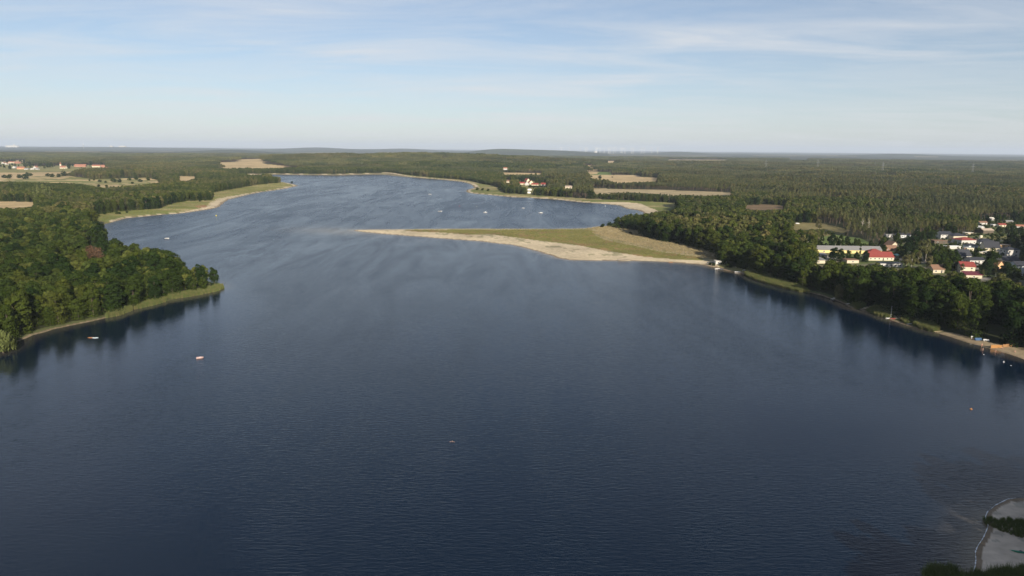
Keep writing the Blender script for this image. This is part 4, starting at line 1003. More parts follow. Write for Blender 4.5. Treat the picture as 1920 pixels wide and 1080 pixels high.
# wind turbines
for j, X in enumerate((168, 305, 490, 575, 600, 752, 770, 818, 890, 965, 990, 1045, 1085, 1172, 1190, 1240, 1350, 1378, 1515, 1560, 1688, 1788)):
    u_ = 1030 + X / 9.143; dist = 13200 + (j * 7919 % 11) * 180
    x = (u_ - 960) / FPX * dist; z = float(height(np.array([x]), np.array([float(dist)]))[0])
    e = empty('wind_turbine', (x, dist, z)); 
    ORD = ('first', 'second', 'third', 'fourth', 'fifth', 'sixth', 'seventh', 'eighth', 'ninth', 'tenth', 'eleventh', 'twelfth', 'thirteenth', 'fourteenth', 'fifteenth', 'sixteenth', 'seventeenth', 'eighteenth', 'nineteenth', 'twentieth', 'twenty-first', 'twenty-second')
    tag(e, f'white wind turbine on the horizon, {ORD[j]} from the left', 'wind turbine', 'wind turbines on the horizon')
    MB().rod((0, 0, 0), (0, 0, 105), 3.2, 2.0, 10).build('tower', WHITE, e)
    MB().box(-2.4, 2.4, -6, 6, 103, 108.5).build('nacelle', WHITE, e)
    a0 = random.uniform(0, 2.09)
    for b_ in range(3):
        a_ = a0 + b_ * 2.0944
        MB().rod((0, -7, 105.5), (math.sin(a_) * 48, -7, 105.5 + math.cos(a_) * 48), 1.7, 0.5, 5).build('blade', WHITE, e)
# pylons
for u_, v_, hh, lb in ((1822, 331, 50, 'steel lattice pylon over the pine forest at far right'), (1654, 327.5, 50, 'steel lattice pylon over the pine forest right of centre'), (1532, 322, 52, 'faint steel pylon in the distant forest above the village'), (1435, 324, 50, 'faint steel pylon in the forest beyond the tan field')):
    x, y, z = G(u_, v_); e = empty('pylon', (x, y, z), R(30)); tag(e, lb, 'pylon', 'power line pylons in the pine forest')
    m_ = MB()
    for sx in (-1, 1):
        for sy in (-1, 1):
            m_.rod((sx * 4, sy * 4, 0), (sx * 0.8, sy * 0.8, hh * 0.72), 0.16, 0.12, 4)
            m_.rod((sx * 0.8, sy * 0.8, hh * 0.72), (0, 0, hh), 0.18, 0.12, 4)
    for i in range(6):
        f0, f1 = i / 6, (i + 1) / 6; w0, w1 = 4 - 3.2 * f0, 4 - 3.2 * f1
        for p_, q_ in (((-w0, -w0), (w1, -w1)), ((w0, -w0), (-w1, -w1)), ((-w0, w0), (w1, w1)), ((-w0, -w0), (-w1, w1)), ((w0, w0), (w1, -w1))):
            m_.rod((*p_, hh * 0.72 * f0), (*q_, hh * 0.72 * f1), 0.07, 0.07, 3)
    m_.build('lattice', STEEL, e)
    for zz, wd_ in ((0.70, 11), (0.84, 8)):
        a_ = MB()
        for s_ in (-1, 1):
            a_.rod((0, 0, hh * zz + 1.4), (s_ * wd_, 0, hh * zz), 0.2, 0.12, 4); a_.rod((0, 0, hh * zz - 0.8), (s_ * wd_, 0, hh * zz), 0.2, 0.12, 4)
            for q_ in (0.55, 0.98): a_.rod((s_ * wd_ * q_, 0, hh * zz), (s_ * wd_ * q_, 0, hh * zz - 2), 0.12, 0.12, 4)
        a_.build('crossarm', STEEL, e)

# ------------------------------------------------------------------ single trees, shrubs
def at(u, v, dz=-0.1):
    x, y, z = G(u, v); return (x, y, z + dz)
tree('broadleaf', 'broadleaf_tree', at(1355.5, 494.5), (0.72, 0.72, 0.70), 1.2, 'lone leafy tree shading the white boathouse by the spit', 'tree', None, 'leaf_mid', 2)
tree('willow', 'willow_tree', at(6, 661), (1.05, 1.05, 0.98), 0.4, 'pale weeping willow hanging over the water at the left picture edge', 'willow', None, None, 0)
tree('willow', 'willow_tree', at(1573, 560), (0.62, 0.62, 0.95), 2.0, 'olive brown willow leaning over the shore below the village', 'willow', None, 'leaf_olive', 1)
for i, (u_, v_, s_) in enumerate(((66, 381, 1.15), (74, 381.5, 1.32), (84, 381.5, 1.36), (89, 381, 1.25), (96, 381, 1.15))):
    tree('poplar', 'poplar_tree', at(u_, v_), s_, i, ('slim columnar poplar, leftmost of the five by the golden field', 'slim columnar poplar, second from the left by the golden field', 'slim columnar poplar, middle one by the golden field', 'slim columnar poplar, fourth from the left by the golden field', 'slim columnar poplar, rightmost of the five by the golden field')[i], 'poplar', 'poplars by the golden field')
# rust-coloured dying tree on the headland
tips, tk = dead_tree(900, 18, 500, 40, 6.0)
g = np.random.default_rng(5)
P = np.concatenate([p + (e_ - p) * g.uniform(0.25, 1.05, (30, 1)) + g.normal(0, 0.55, (30, 3)) for p, e_ in tips])
rust = soup('rust_crown', leaves(P, g.normal(0, 1, P.shape), 0.6, g), np.zeros(len(P)), [M['leaf_rust']])
rtk = soup('rust_trunk', tk, np.zeros(len(tk)), [M['bark']])
for u_, v_, s_, lb in ((174, 520, 1.12, 'rust brown dying tree in the middle of the left headland'), (190, 520, 1.05, 'second rust brown dying tree close beside the first on the headland')):
    e = empty('dying_tree', at(u_, v_), u_, (s_ * 1.1, s_ * 1.1, s_)); tag(e, lb, 'tree', 'rust brown dying trees'); part('trunk', rtk, e); part('crown', rust, e)
tips, tk = dead_tree(901, 16, 800, 30, 2.6)
dtk = soup('bare_trunk', tk, np.zeros(len(tk)), [M['bark_pale']])
for u_, v_, s_, lb in ((1615, 438, 1.0, 'pale bare dead tree at the field edge, left of two'), (1626.5, 438.5, 0.95, 'pale bare dead tree at the field edge, right of two')):
    e = empty('dead_tree', at(u_, v_), u_, (s_, s_, s_)); tag(e, lb, 'tree', 'pale bare dead trees'); part('trunk', dtk, e)
# birches and garden trees in and around the village
VT = [(1462, 478, 0.9, 'birch', None), (1450, 474, 0.85, 'birch', None), (1478, 486, 1.0, 'birch', None), (1502, 488, 1.25, 'birch', None), (1512, 480, 1.1, 'birch', 'leaf_deep'), (1495, 470, 1.0, 'birch', None), (1534, 438, 0.95, 'birch', None),
      (1559, 465, 0.75, 'broadleaf', 'leaf_deep'), (1576, 465, 0.75, 'birch', 'leaf_mid'), (1566, 464, 0.7, 'birch', None), (1604, 462, 0.35, 'broadleaf', 'leaf_mid'), (1655, 463, 0.5, 'broadleaf', 'leaf_light'), (1612, 481, 0.5, 'poplar', 'leaf_deep'),
      (1575, 489, 0.55, 'broadleaf', 'leaf_deep'), (1590, 488, 0.45, 'broadleaf', 'leaf_mid'), (1622, 491, 0.5, 'broadleaf', 'leaf_deep'), (1562, 488, 0.6, 'broadleaf', 'leaf_deep'), (1606, 489, 0.4, 'broadleaf', 'leaf_mid'),
      (1700, 478, 0.6, 'broadleaf', 'leaf_deep'), (1712, 470, 0.75, 'broadleaf', 'leaf_deep'), (1735, 492, 1.15, 'birch', None), (1726, 488, 1.1, 'birch', None), (1746, 490, 1.2, 'willow', None), (1757, 494, 1.0, 'birch', 'leaf_mid'), (1720, 507, 0.9, 'birch', None), (1708, 507, 0.8, 'birch', None), (1698, 507, 0.8, 'birch', None),
      (1768, 494, 0.55, 'broadleaf', 'leaf_deep'), (1780, 492, 0.6, 'broadleaf', 'leaf_mid'), (1790, 490, 0.5, 'broadleaf', 'leaf_deep'), (1775, 480, 0.6, 'birch', None), (1795, 476, 0.4, 'birch', None), (1803, 512, 0.45, 'birch', None),
      (1832, 490, 0.62, 'broadleaf', 'leaf_mid'), (1858, 505, 0.85, 'broadleaf', 'leaf_deep'), (1850, 512, 0.6, 'broadleaf', 'leaf_deep'), (1866, 518, 0.5, 'birch', None), (1842, 522, 0.4, 'birch', None), (1885, 462, 0.42, 'broadleaf', 'leaf_deep'), (1896, 460, 0.45, 'broadleaf', 'leaf_deep'),
      (1908, 466, 0.35, 'broadleaf', 'leaf_deep'), (1872, 436, 0.4, 'broadleaf', 'leaf_deep'), (1888, 435, 0.4, 'broadleaf', 'leaf_mid'), (1900, 437, 0.5, 'broadleaf', 'leaf_deep'), (1912, 440, 0.5, 'broadleaf', 'leaf_deep'), (1885, 520, 0.6, 'broadleaf', 'leaf_deep'), (1900, 528, 0.6, 'broadleaf', 'leaf_mid'),
      (1740, 455, 0.6, 'broadleaf', 'leaf_deep'), (1728, 452, 0.6, 'broadleaf', 'leaf_mid'), (1716, 456, 0.65, 'broadleaf', 'leaf_deep'), (1702, 460, 0.5, 'broadleaf', 'leaf_deep'), (1690, 472, 0.3, 'broadleaf', 'leaf_light'), (1682, 474, 0.3, 'broadleaf', 'leaf_light'), (1832, 418, 0.5, 'broadleaf', 'leaf_deep'), (1855, 420, 0.3, 'broadleaf', 'leaf_mid'), (1870, 416, 0.4, 'broadleaf', 'leaf_deep'), (1905, 418, 0.4, 'broadleaf', 'leaf_mid'), (1900, 424, 0.3, 'broadleaf', 'leaf_mid'),
      (1740, 510, 0.8, 'birch', None), (1750, 508, 0.7, 'broadleaf', 'leaf_mid'), (1788, 508, 0.6, 'broadleaf', 'leaf_mid'), (1775, 512, 0.6, 'broadleaf', 'leaf_light')]
NEAR = [('villa', 1898, 482), ('yellow long building', 1591, 475), ('red-roofed shed', 1652, 488), ('yellow red-roofed house', 1814, 512), ('red hipped roof', 1816, 459), ('brown-roofed cottage', 1760, 512), ('gabled cottage', 1676, 468),
        ('dark barn', 1853, 438), ('sunken grey hall', 1463, 470), ('white bungalow under the red shed', 1671, 501), ('cream dark-roofed house', 1861, 470), ('orange cottage', 1875, 506), ('brown garage', 1764, 457), ('allotment huts', 1880, 424), ('green field', 1590, 452)]
KN = {'birch': 'olive birch', 'broadleaf': 'green garden tree', 'poplar': 'slim dark poplar', 'willow': 'pale willow'}
seen_lab = {}
for u_, v_, s_, kd, tn_ in VT:
    near = min(NEAR, key=lambda t: math.hypot(t[1] - u_, (t[2] - v_) * 2))
    side_ = ('right of' if u_ > near[1] + 4 else 'left of' if u_ < near[1] - 4 else ('in front of' if v_ > near[2] else 'behind'))
    nm_ = {'leaf_deep': 'dark ', 'leaf_light': 'light ', 'leaf_mid': 'mid '}.get(tn_, '') + KN[kd]
    size = 'large' if s_ > 0.95 else 'medium-sized' if s_ > 0.55 else 'small'
    lb = f'{size} {nm_} {side_} the {near[0]}'
    n_ = seen_lab[lb] = seen_lab.get(lb, 0) + 1
    if n_ > 1: lb = f'{lb}, {("", "", "next one along", "third one along", "fourth one along")[n_]}'
    tree(kd, {'birch': 'birch_tree', 'broadleaf': 'garden_tree', 'poplar': 'poplar_tree', 'willow': 'willow_tree'}[kd], at(u_, v_), (s_ * random.uniform(0.9, 1.12),) * 2 + (s_,), random.uniform(0, 6), lb, 'tree', None, tn_)
# trees between the houses of both villages
def free(x, y, u_, v_, d_, w_px, h_px):
    for a0, a1, b0, b1, dd_ in RECTS:
        if d_ < dd_ + 8 and u_ + w_px * 0.8 > a0 and u_ - w_px * 0.8 < a1 and v_ > b0 and v_ - h_px < b1 - 2: return False
    return all(math.hypot(x - a, y - b) > r + 1 for a, b, r in RECTS_W)
for poly, gap, smin, smax, lab_, grp in ((ZONES[22][2], 11.5, 0.30, 0.66, 'green garden tree between the houses of the right-hand village', 'garden trees of the right-hand village'), ([(-10, 303), (60, 303), (210, 308), (214, 318), (150, 318.5), (60, 319), (-10, 319)], 40, 0.55, 0.95, 'dark green tree between the houses of the far left village', 'trees of the far left village'),
                                         ([(930, 336), (1000, 335), (1050, 342), (1060, 352), (1000, 356), (935, 350)], 24, 0.5, 0.9, 'green tree around the far farm', 'trees around the far farm')):
    w_ = np.array([ray_ground(a, b) for a, b in poly]); g = np.random.default_rng(77)
    X, Y = jitter_grid(w_[:, 0].min(), w_[:, 0].max(), w_[:, 1].min(), w_[:, 1].max(), gap, g); kk = inside(X, Y, w_); X, Y = X[kk], Y[kk]; Z = height(X, Y)
    for x, y, z in zip(X, Y, Z):
        if g.uniform() < 0.18: continue
        s_ = g.uniform(smin, smax); u_, v_, d_ = (float(t) for t in project(np.array(x), np.array(y), np.array(z)))
        if 1832 < u_ < 1890 and 438 < v_ < 456 or u_ > 1925: continue
        if not free(x, y, u_, v_, d_, 5.2 * s_ * FPX / d_, 20 * s_ * FPX / d_): 
            s_ *= 0.45
            if not free(x, y, u_, v_, d_, 5.2 * s_ * FPX / d_, 20 * s_ * FPX / d_): continue
        t_ = ('leaf_deep', 'leaf_mid', 'leaf_light')[int(g.choice(3, p=(0.5, 0.35, 0.15)))]
        kd = 'birch' if g.uniform() < 0.25 and s_ > 0.3 else 'broadleaf'
        lb = ('low ' if s_ < smin * 1.2 else 'taller ' if s_ > smax * 0.8 else '') + {'leaf_deep': 'dark ', 'leaf_mid': 'mid ', 'leaf_light': 'light '}[t_] + lab_.replace('dark ', '') .replace('green garden tree', 'green birch' if kd == 'birch' else 'green garden tree')
        tree(kd, 'birch_tree' if kd == 'birch' else 'garden_tree', (x, y, z - 0.1), (s_ * 1.05, s_ * 1.05, s_), g.uniform(0, 6), lb, 'tree', grp, t_)
# shrubs in the open meadows
SH = [(8, 334, 2.4), (18, 335, 3.0), (36, 334, 2.6), (47, 336, 3.4), (52, 330, 2.6), (57, 330, 2.2), (90, 331, 2.4), (98, 332, 2.4), (110, 332, 2.4), (120, 330, 3.6), (168, 339, 1.0), (176, 338.5, 1.0), (187, 341.5, 1.6), (198, 343, 1.3), (214, 342, 2.6), (224, 342, 2.4), (243, 338.5, 2.0), (256, 337, 2.2),
      (263, 341.5, 2.0), (248, 345, 1.4), (200, 350.5, 1.2), (185, 350, 1.4), (278, 338, 2.0), (292, 337, 1.8), (196, 402, 0.9), (219, 401, 0.9), (224, 401.5, 0.8), (238, 399, 0.7), (385, 376.5, 0.9), (375, 378, 0.7), (547, 343.3, 1.2),
      (895, 356, 1.6), (905, 357, 1.4), (915, 358, 1.3), (937, 357, 2.0), (1109, 332, 1.4), (1125, 335, 2.6), (1148, 333, 1.0), (1130, 426, 1.1), (1142, 424.5, 1.4), (1150, 426, 1.2), (1160, 428, 1.3), (1182, 439, 0.7), (1364, 501, 0.7), (1370, 501.5, 0.6), (1331, 496.5, 0.55), (1338, 498, 0.6), (1325, 470, 0.9), (1335, 473, 0.8)]
MARK = [(90, 'left meadow of the far village'), (330, 'meadow between the far left woods'), (600, 'grassy beach on the far left shore'), (950, 'grassy point by the far beach'), (1150, 'far golden field'), (1300, 'straw-coloured reeds of the spit'), (2000, 'white boathouse')]
for j, (u_, v_, s_) in enumerate(SH):
    mk = next(t for lim, t in MARK if u_ < lim)
    if 190 < u_ < 400 and v_ > 370: mk = 'grassy beach on the far left shore'
    if u_ > 1120 and v_ > 420 and u_ < 1190: mk = 'narrow neck of the spit'
    lb = f'{"large" if s_ > 2 else "medium-sized" if s_ > 1.1 else "low"} dark green shrub in the {mk}' if 'boathouse' not in mk else f'{"low" if j % 2 else "rounded"} green shrub beside the white boathouse'
    tree('shrub', 'shrub', at(u_, v_), (s_ * 1.15, s_ * 1.15, s_), j, lb, 'shrub', f'shrubs in the {mk}', 'leaf_mid' if j % 3 else 'leaf_deep')
hx, hy, hz = G(1004, 351.5)
P = np.stack([rng.uniform(-16, 16, 900), rng.uniform(-1.5, 1.5, 900), rng.uniform(0.2, 4.2, 900)], -1)
hm = soup('hedge_foliage', leaves(P, rng.normal(0, 1, P.shape), 1.1, rng), np.zeros(900), [M['leaf_deep']])
e = empty('hedge', (hx, hy, hz)); tag(e, 'long clipped dark green hedge in front of the far farm', 'hedge'); part('foliage', hm, e)
MB().rod((-15, 0, -0.3), (-15, 0, 2), 0.2).rod((15, 0, -0.3), (15, 0, 2), 0.2).rod((0, 0, -0.3), (0, 0, 2), 0.2).build('stem', M['bark'], e)
# trees just outside the picture that shade the near beach
for u_, (x, y) in enumerate(((72, 84), (80, 82), (88, 84), (96, 87), (104, 90), (112, 92), (120, 96), (128, 100), (136, 104), (144, 108), (152, 112), (110, 104), (119, 108), (128, 112), (138, 116), (148, 122), (112, 82), (124, 87), (136, 92), (158, 124), (166, 132), (100, 79), (142, 98), (133, 122), (142, 129), (152, 134), (160, 142), (93, 99), (88, 93), (97, 104), (134, 141), (128, 136), (122, 129), (116, 99), (124, 103), (132, 107), (140, 111), (106, 97), (146, 116), (127, 94), (117, 88), (154, 128), (141, 122), (104, 84), (92, 79), (84, 76), (108, 76), (150, 146), (143, 141))):
    z = float(height(np.array([x * 1.0]), np.array([y * 1.0]))[0])
    tree('broadleaf', 'broadleaf_tree', (x, y, z - 0.2), (1.0, 1.0, 0.95 + 0.03 * (u_ % 4)), u_, 'tall broadleaf tree on the near shore shading the beach', 'tree', 'trees shading the near beach', 'leaf_mid')

# hedges and garden shrubbery that fill the plots between the houses
w_ = np.array([ray_ground(a, b) for a, b in ZONES[22][2]]); g = np.random.default_rng(78)
X, Y = jitter_grid(w_[:, 0].min(), w_[:, 0].max(), w_[:, 1].min(), w_[:, 1].max(), 4.2, g); kk = inside(X, Y, w_); X, Y = X[kk], Y[kk]
lines = (np.abs((X * 0.96 + Y * 0.26) % 24 - 12) < 1.9) | (np.abs((-X * 0.26 + Y * 0.96) % 31 - 15) < 1.9) | (g.uniform(0, 1, len(X)) < 0.22)
ok = np.array([all(math.hypot(x - a, y - b) > r - 1.0 for a, b, r in RECTS_W) for x, y in zip(X, Y)])
X, Y = X[lines & ok], Y[lines & ok]; Z = height(X, Y)
shr = [combined('shrub_source', *shrub(680 + i, 260, 0.6), M[t_], M['bark']) for i, t_ in enumerate(('leaf_deep', 'leaf_mid', 'leaf_light', 'leaf_olive'))]
scatter('garden_shrubbery', shr, X, Y, Z - 0.2, g.uniform(0.3, 0.85, len(X)), g.uniform(0, 6.28, len(X)), g.choice(4, len(X), p=(0.4, 0.3, 0.15, 0.15)), 'hedges and garden shrubbery between the village houses')
# ------------------------------------------------------------------ reeds and grass
def reed_clump(seed, h, r, k, w, m_):
    g = np.random.default_rng(seed)
    q_ = []
    for i in range(k):
        a = g.uniform(0, 6.28); rr = r * math.sqrt(g.uniform()); b0 = np.array((math.cos(a) * rr, math.sin(a) * rr, -0.4))
        hh = h * g.uniform(0.7, 1.1); d = g.normal(0, 0.14, 2) * h; t = g.uniform(0, 6.28); s_ = np.array((math.cos(t), math.sin(t), 0)) * w
        m0 = b0 + (d[0] * 0.3, d[1] * 0.3, hh * 0.6); e_ = b0 + (d[0], d[1], hh)
        q_ += [[b0 - s_, b0 + s_, m0 + s_, m0 - s_], [m0 - s_, m0 + s_, e_ + s_ * 0.2, e_ - s_ * 0.2]]
    return soup('reed_clump', np.array(q_), np.zeros(len(q_)), [m_])
def fill(poly, s, g, margin=None):
    w = np.array([ray_ground(u_, v_) for u_, v_ in poly])
    x, y = jitter_grid(w[:, 0].min(), w[:, 0].max(), w[:, 1].min(), w[:, 1].max(), s, g)
    k_ = inside(x, y, w); x, y = x[k_], y[k_]
    return x, y, np.maximum(-0.3, height(x, y))
reedA = [reed_clump(600 + i, 2.8, 0.7, 46, 0.045, M['reed']) for i in range(3)]
for nm, pl, sp_, sc_, lb in (('reed_bed', [(313, 561), (318, 556), (360, 549.5), (398, 541), (408, 536), (418, 536), (421, 541), (405, 547), (370, 554), (335, 560)], 0.8, 0.75, 'long green reed bed round the tip of the left headland'),
        ('reed_bed', [(250, 581), (262, 573), (300, 563), (312, 561), (312, 566), (280, 575)], 0.8, 0.75, 'short green reed bed below the headland trees'),
        ('reed_bed', [(196, 597), (212, 586), (245, 579), (250, 582), (225, 592)], 0.8, 0.9, 'thin reed fringe on the left headland shore'),
        ('reed_bed', [(1396, 514), (1402, 508), (1420, 513), (1450, 524), (1480, 534), (1510, 545), (1518, 550), (1500, 548), (1450, 536), (1419, 527), (1400, 519)], 0.85, 1.0, 'long green reed bed right of the white boathouse'),
        ('reed_bed', [(1598, 572), (1602, 568), (1612, 569), (1623, 576), (1612, 580), (1601, 579)], 0.7, 0.8, 'small round reed bed left of the flagpole shore'),
        ('reed_bed', [(1624, 584), (1635, 580), (1650, 579), (1668, 585), (1678, 591), (1670, 596), (1662, 597), (1645, 592.5)], 0.7, 0.8, 'reed bed just left of the flagpole'),
        ('reed_bed', [(1687, 602), (1700, 597), (1715, 599), (1718, 605), (1700, 609)], 0.7, 0.6, 'low reed bed right of the flagpole'),
        ('reed_bed', [(1713, 612), (1718, 605), (1730, 603), (1745, 608), (1762, 622), (1750, 623), (1730, 618.5)], 0.7, 0.9, 'reed bed left of the bathing beach')):
    x, y, z = fill(pl, sp_, rng)
    scatter(nm, reedA, x, y, z, sc_ * rng.uniform(0.75, 1.15, len(x)), rng.uniform(0, 6.28, len(x)), rng.integers(0, 3, len(x)), lb)
reedB = [reed_clump(620 + i, 2.4, 0.55, 70, 0.022, leaf_mat('reed_dark', (0.10, 0.14, 0.04), (0.125, 0.16, 0.046), (0.15, 0.165, 0.06), noise=0.2)) for i in range(3)]
for pl, lb, sc_, sp_ in (([(1840, 976), (1852, 972), (1880, 976), (1930, 984), (1960, 990), (1960, 1024), (1905, 1010), (1870, 995), (1850, 985)], 'dark reed tongue lying across the near beach', 0.42, 0.34), ([(1733, 1075), (1760, 1066), (1785, 1072), (1800, 1085), (1830, 1086), (1870, 1082), (1960, 1072), (1960, 1180), (1735, 1180)], 'dark reeds along the bottom right picture edge', 0.95, 0.42)):
    x, y, z = fill(pl, sp_, rng)
    keep = (rng.uniform(0, 1, len(x)) < 0.55) if 'tongue' in lb else (rng.uniform(0, 1, len(x)) < 0.75)
    x, y, z = x[keep], y[keep], z[keep]
    scatter('reed_bed', reedB, x, y, z, sc_ * rng.uniform(0.5, 1.45, len(x)), rng.uniform(0, 6.28, len(x)), rng.integers(0, 3, len(x)), lb)
tufts = [reed_clump(640 + i, 0.8, 0.9, 26, 0.07, M['tuft']) for i in range(2)]
straw = [reed_clump(650 + i, 1.3, 1.0, 34, 0.06, M['reed_tan']) for i in range(2)]
x, y, z = fill(SPIT_GREEN, 2.6, rng); scatter('spit_grass', tufts, x, y, z, rng.uniform(0.5, 1.2, len(x)), rng.uniform(0, 6.28, len(x)), rng.integers(0, 2, len(x)), 'green grass growing along the sand spit')
x, y, z = fill(SPIT_TAN, 2.2, rng); k = rng.uniform(0, 1, len(x)) < 0.9; x, y, z = x[k], y[k], z[k]
scatter('dry_reeds', straw, x, y, z, rng.uniform(0.5, 1.2, len(x)), rng.uniform(0, 6.28, len(x)), rng.integers(0, 2, len(x)), 'straw-coloured dry reeds at the root of the spit')
x, y, z = fill(ZONES[6][2], 4.0, rng); s_ = sdf(x, y); k = s_ > 14; scatter('beach_grass', tufts, x[k], y[k], z[k], rng.uniform(0.6, 1.3, k.sum()), rng.uniform(0, 6.28, k.sum()), rng.integers(0, 2, k.sum()), 'rough grass behind the far left beach')
# foam where the ripples break on the near beach
pts = []
for a_, b_ in zip(LAKE_PX_B[1:-1], LAKE_PX_B[2:]):
    for t in np.linspace(0, 1, 14, endpoint=False):
        pts.append(ray_ground(a_[0] + (b_[0] - a_[0]) * t, a_[1] + (b_[1] - a_[1]) * t))
pts = np.array(pts)
for _ in range(6):
    sv_ = sdf(pts[:, 0], pts[:, 1]); eps = 0.1
    gxn = (sdf(pts[:, 0] + eps, pts[:, 1]) - sv_) / eps; gyn = (sdf(pts[:, 0], pts[:, 1] + eps) - sv_) / eps
    pts = pts - np.stack([gxn, gyn], -1) * np.clip(sv_ + 0.12, -0.5, 0.5)[:, None] * 0.7
nrm = np.stack([gxn, gyn], -1); nrm /= np.linalg.norm(nrm, axis=1, keepdims=True) + 1e-9
wdt = 0.02 + 0.30 * np.clip(fbm(np.arange(len(pts)) / 2.2, np.zeros(len(pts)), 77, 3) - 0.3, 0, 1)
A = np.concatenate([pts - nrm * wdt[:, None], np.full((len(pts), 1), 0.03)], 1); B = np.concatenate([pts + nrm * wdt[:, None] * 0.7, np.full((len(pts), 1), 0.045)], 1)
k_ = len(pts)
foam = link_mesh('foam', np.concatenate([A, B]), [(i, i + 1, k_ + i + 1, k_ + i) for i in range(k_ - 1)], [mat('foam_white', (0.8, 0.8, 0.8), 0.8, 0.1, 6)], 'stuff')
foam['label'] = 'thin white line of foam along the near beach'

# ------------------------------------------------------------------ boats, floats, jetties, people
def hull(L, w, h, k=13, flare=1.0, stern=0.55):
    """Open boat hull, bow towards +x."""
    st = []
    for i in range(k):
        t = i / (k - 1); b_ = max(0.02, (stern + (1 - stern) * math.sin(min(1, t * 1.9) * math.pi / 2)) * (1 - max(0, (t - 0.45) / 0.55) ** 2.2))
        zt = h * (0.85 + 0.3 * t * t)
        st.append([(-L / 2 + L * t, s_ * w / 2 * b_ * q_, z_) for s_, q_, z_ in ((-1, 1, zt), (-1, 0.8, h * 0.3), (-1, 0.25, -h * 0.15), (1, 0.25, -h * 0.15), (1, 0.8, h * 0.3), (1, 1, zt))])
    vs_ = [p for s_ in st for p in s_]
    fs_ = [(i * 6 + j, i * 6 + j + 1, (i + 1) * 6 + j + 1, (i + 1) * 6 + j) for i in range(k - 1) for j in range(5)] + [tuple(range(6))]
    return vs_, fs_
C = {'orange': mat('hull_orange', (0.38, 0.17, 0.06), 0.4, 0.05), 'pale': mat('hull_pale_blue', (0.50, 0.58, 0.62), 0.4, 0.05), 'pink': mat('vinyl_pale_pink', (0.40, 0.28, 0.26), 0.5, 0.05), 'white': WHITE, 'red': mat('hull_red', (0.28, 0.04, 0.04), 0.4, 0.05),
     'green': mat('hull_green', (0.03, 0.22, 0.12), 0.35, 0.06), 'navy': mat('hull_navy', (0.03, 0.05, 0.09), 0.4, 0.05), 'wood': TIMBER, 'yellow': mat('buoy_yellow', (0.6, 0.5, 0.06), 0.5, 0.04), 'skin': mat('skin', (0.45, 0.27, 0.19), 0.6, 0.05), 'blue': mat('mat_blue', (0.04, 0.09, 0.18), 0.6, 0.05)}
def rowboat(label, u, v, L, col, rz, z=None, group=None, cat='boat', name='rowing_boat', motor=False, cabin=False):
    x, y, zz = G(u, v)
    e = empty(name, (x, y, (zz if z is None else z) + 0.08), R(rz)); tag(e, label, cat, group)
    w, h = L * 0.36, 0.5
    MB().add(*hull(L, w, h)).build('hull', C[col], e, True)
    MB().box(-L * 0.4, L * 0.28, -w * 0.3, w * 0.3, 0.03, 0.09).build('floor_board', TIMBER, e)
    for q_ in (-0.25, 0.08): MB().box(L * q_, L * q_ + 0.25, -w * 0.42, w * 0.42, 0.3, 0.35).build('thwart', TIMBER, e)
    if motor: MB().box(-L / 2 - 0.3, -L / 2, -0.15, 0.15, 0.1, 0.8).build('outboard_motor', C['navy'], e)
    if cabin:
        c_ = MB().add([(-L * 0.1, -w * 0.32, 0.4), (L * 0.2, -w * 0.28, 0.4), (L * 0.2, w * 0.28, 0.4), (-L * 0.1, w * 0.32, 0.4), (-L * 0.08, -w * 0.27, 1.2), (L * 0.08, -w * 0.24, 1.2), (L * 0.08, w * 0.24, 1.2), (-L * 0.08, w * 0.27, 1.2)], [(4, 5, 6, 7), (0, 1, 5, 4), (1, 2, 6, 5), (2, 3, 7, 6), (3, 0, 4, 7)]).build('cabin', C['white'], e)
    return e
def kayak(label, u, v, L, col, rz, z=None, paddler=True, group=None, name='kayak', cat='kayak'):
    x, y, zz = G(u, v)
    e = empty(name, (x, y, (zz if z is None else z) + 0.10), R(rz)); tag(e, label, cat, group)
    vs_, fs_ = [], []
    k = 15
    for i in range(k):
        t = i / (k - 1) * 2 - 1; r_ = max(0.01, (1 - abs(t) ** 2.2)) * 0.37
        vs_ += [(t * L / 2, math.cos(a) * r_, math.sin(a) * r_ * 0.55 + 0.14 * t * t) for a in np.linspace(0, 2 * math.pi, 10, endpoint=False)]
    fs_ = [(i * 10 + j, i * 10 + (j + 1) % 10, (i + 1) * 10 + (j + 1) % 10, (i + 1) * 10 + j) for i in range(k - 1) for j in range(10)]
    MB().add(vs_, fs_).build('hull', C[col], e, True)
    MB().lathe([(0.30, 0.16), (0.33, 0.24), (0.27, 0.24), (0.24, 0.12)], 12).build('cockpit_rim', C['navy'], e)
    return e
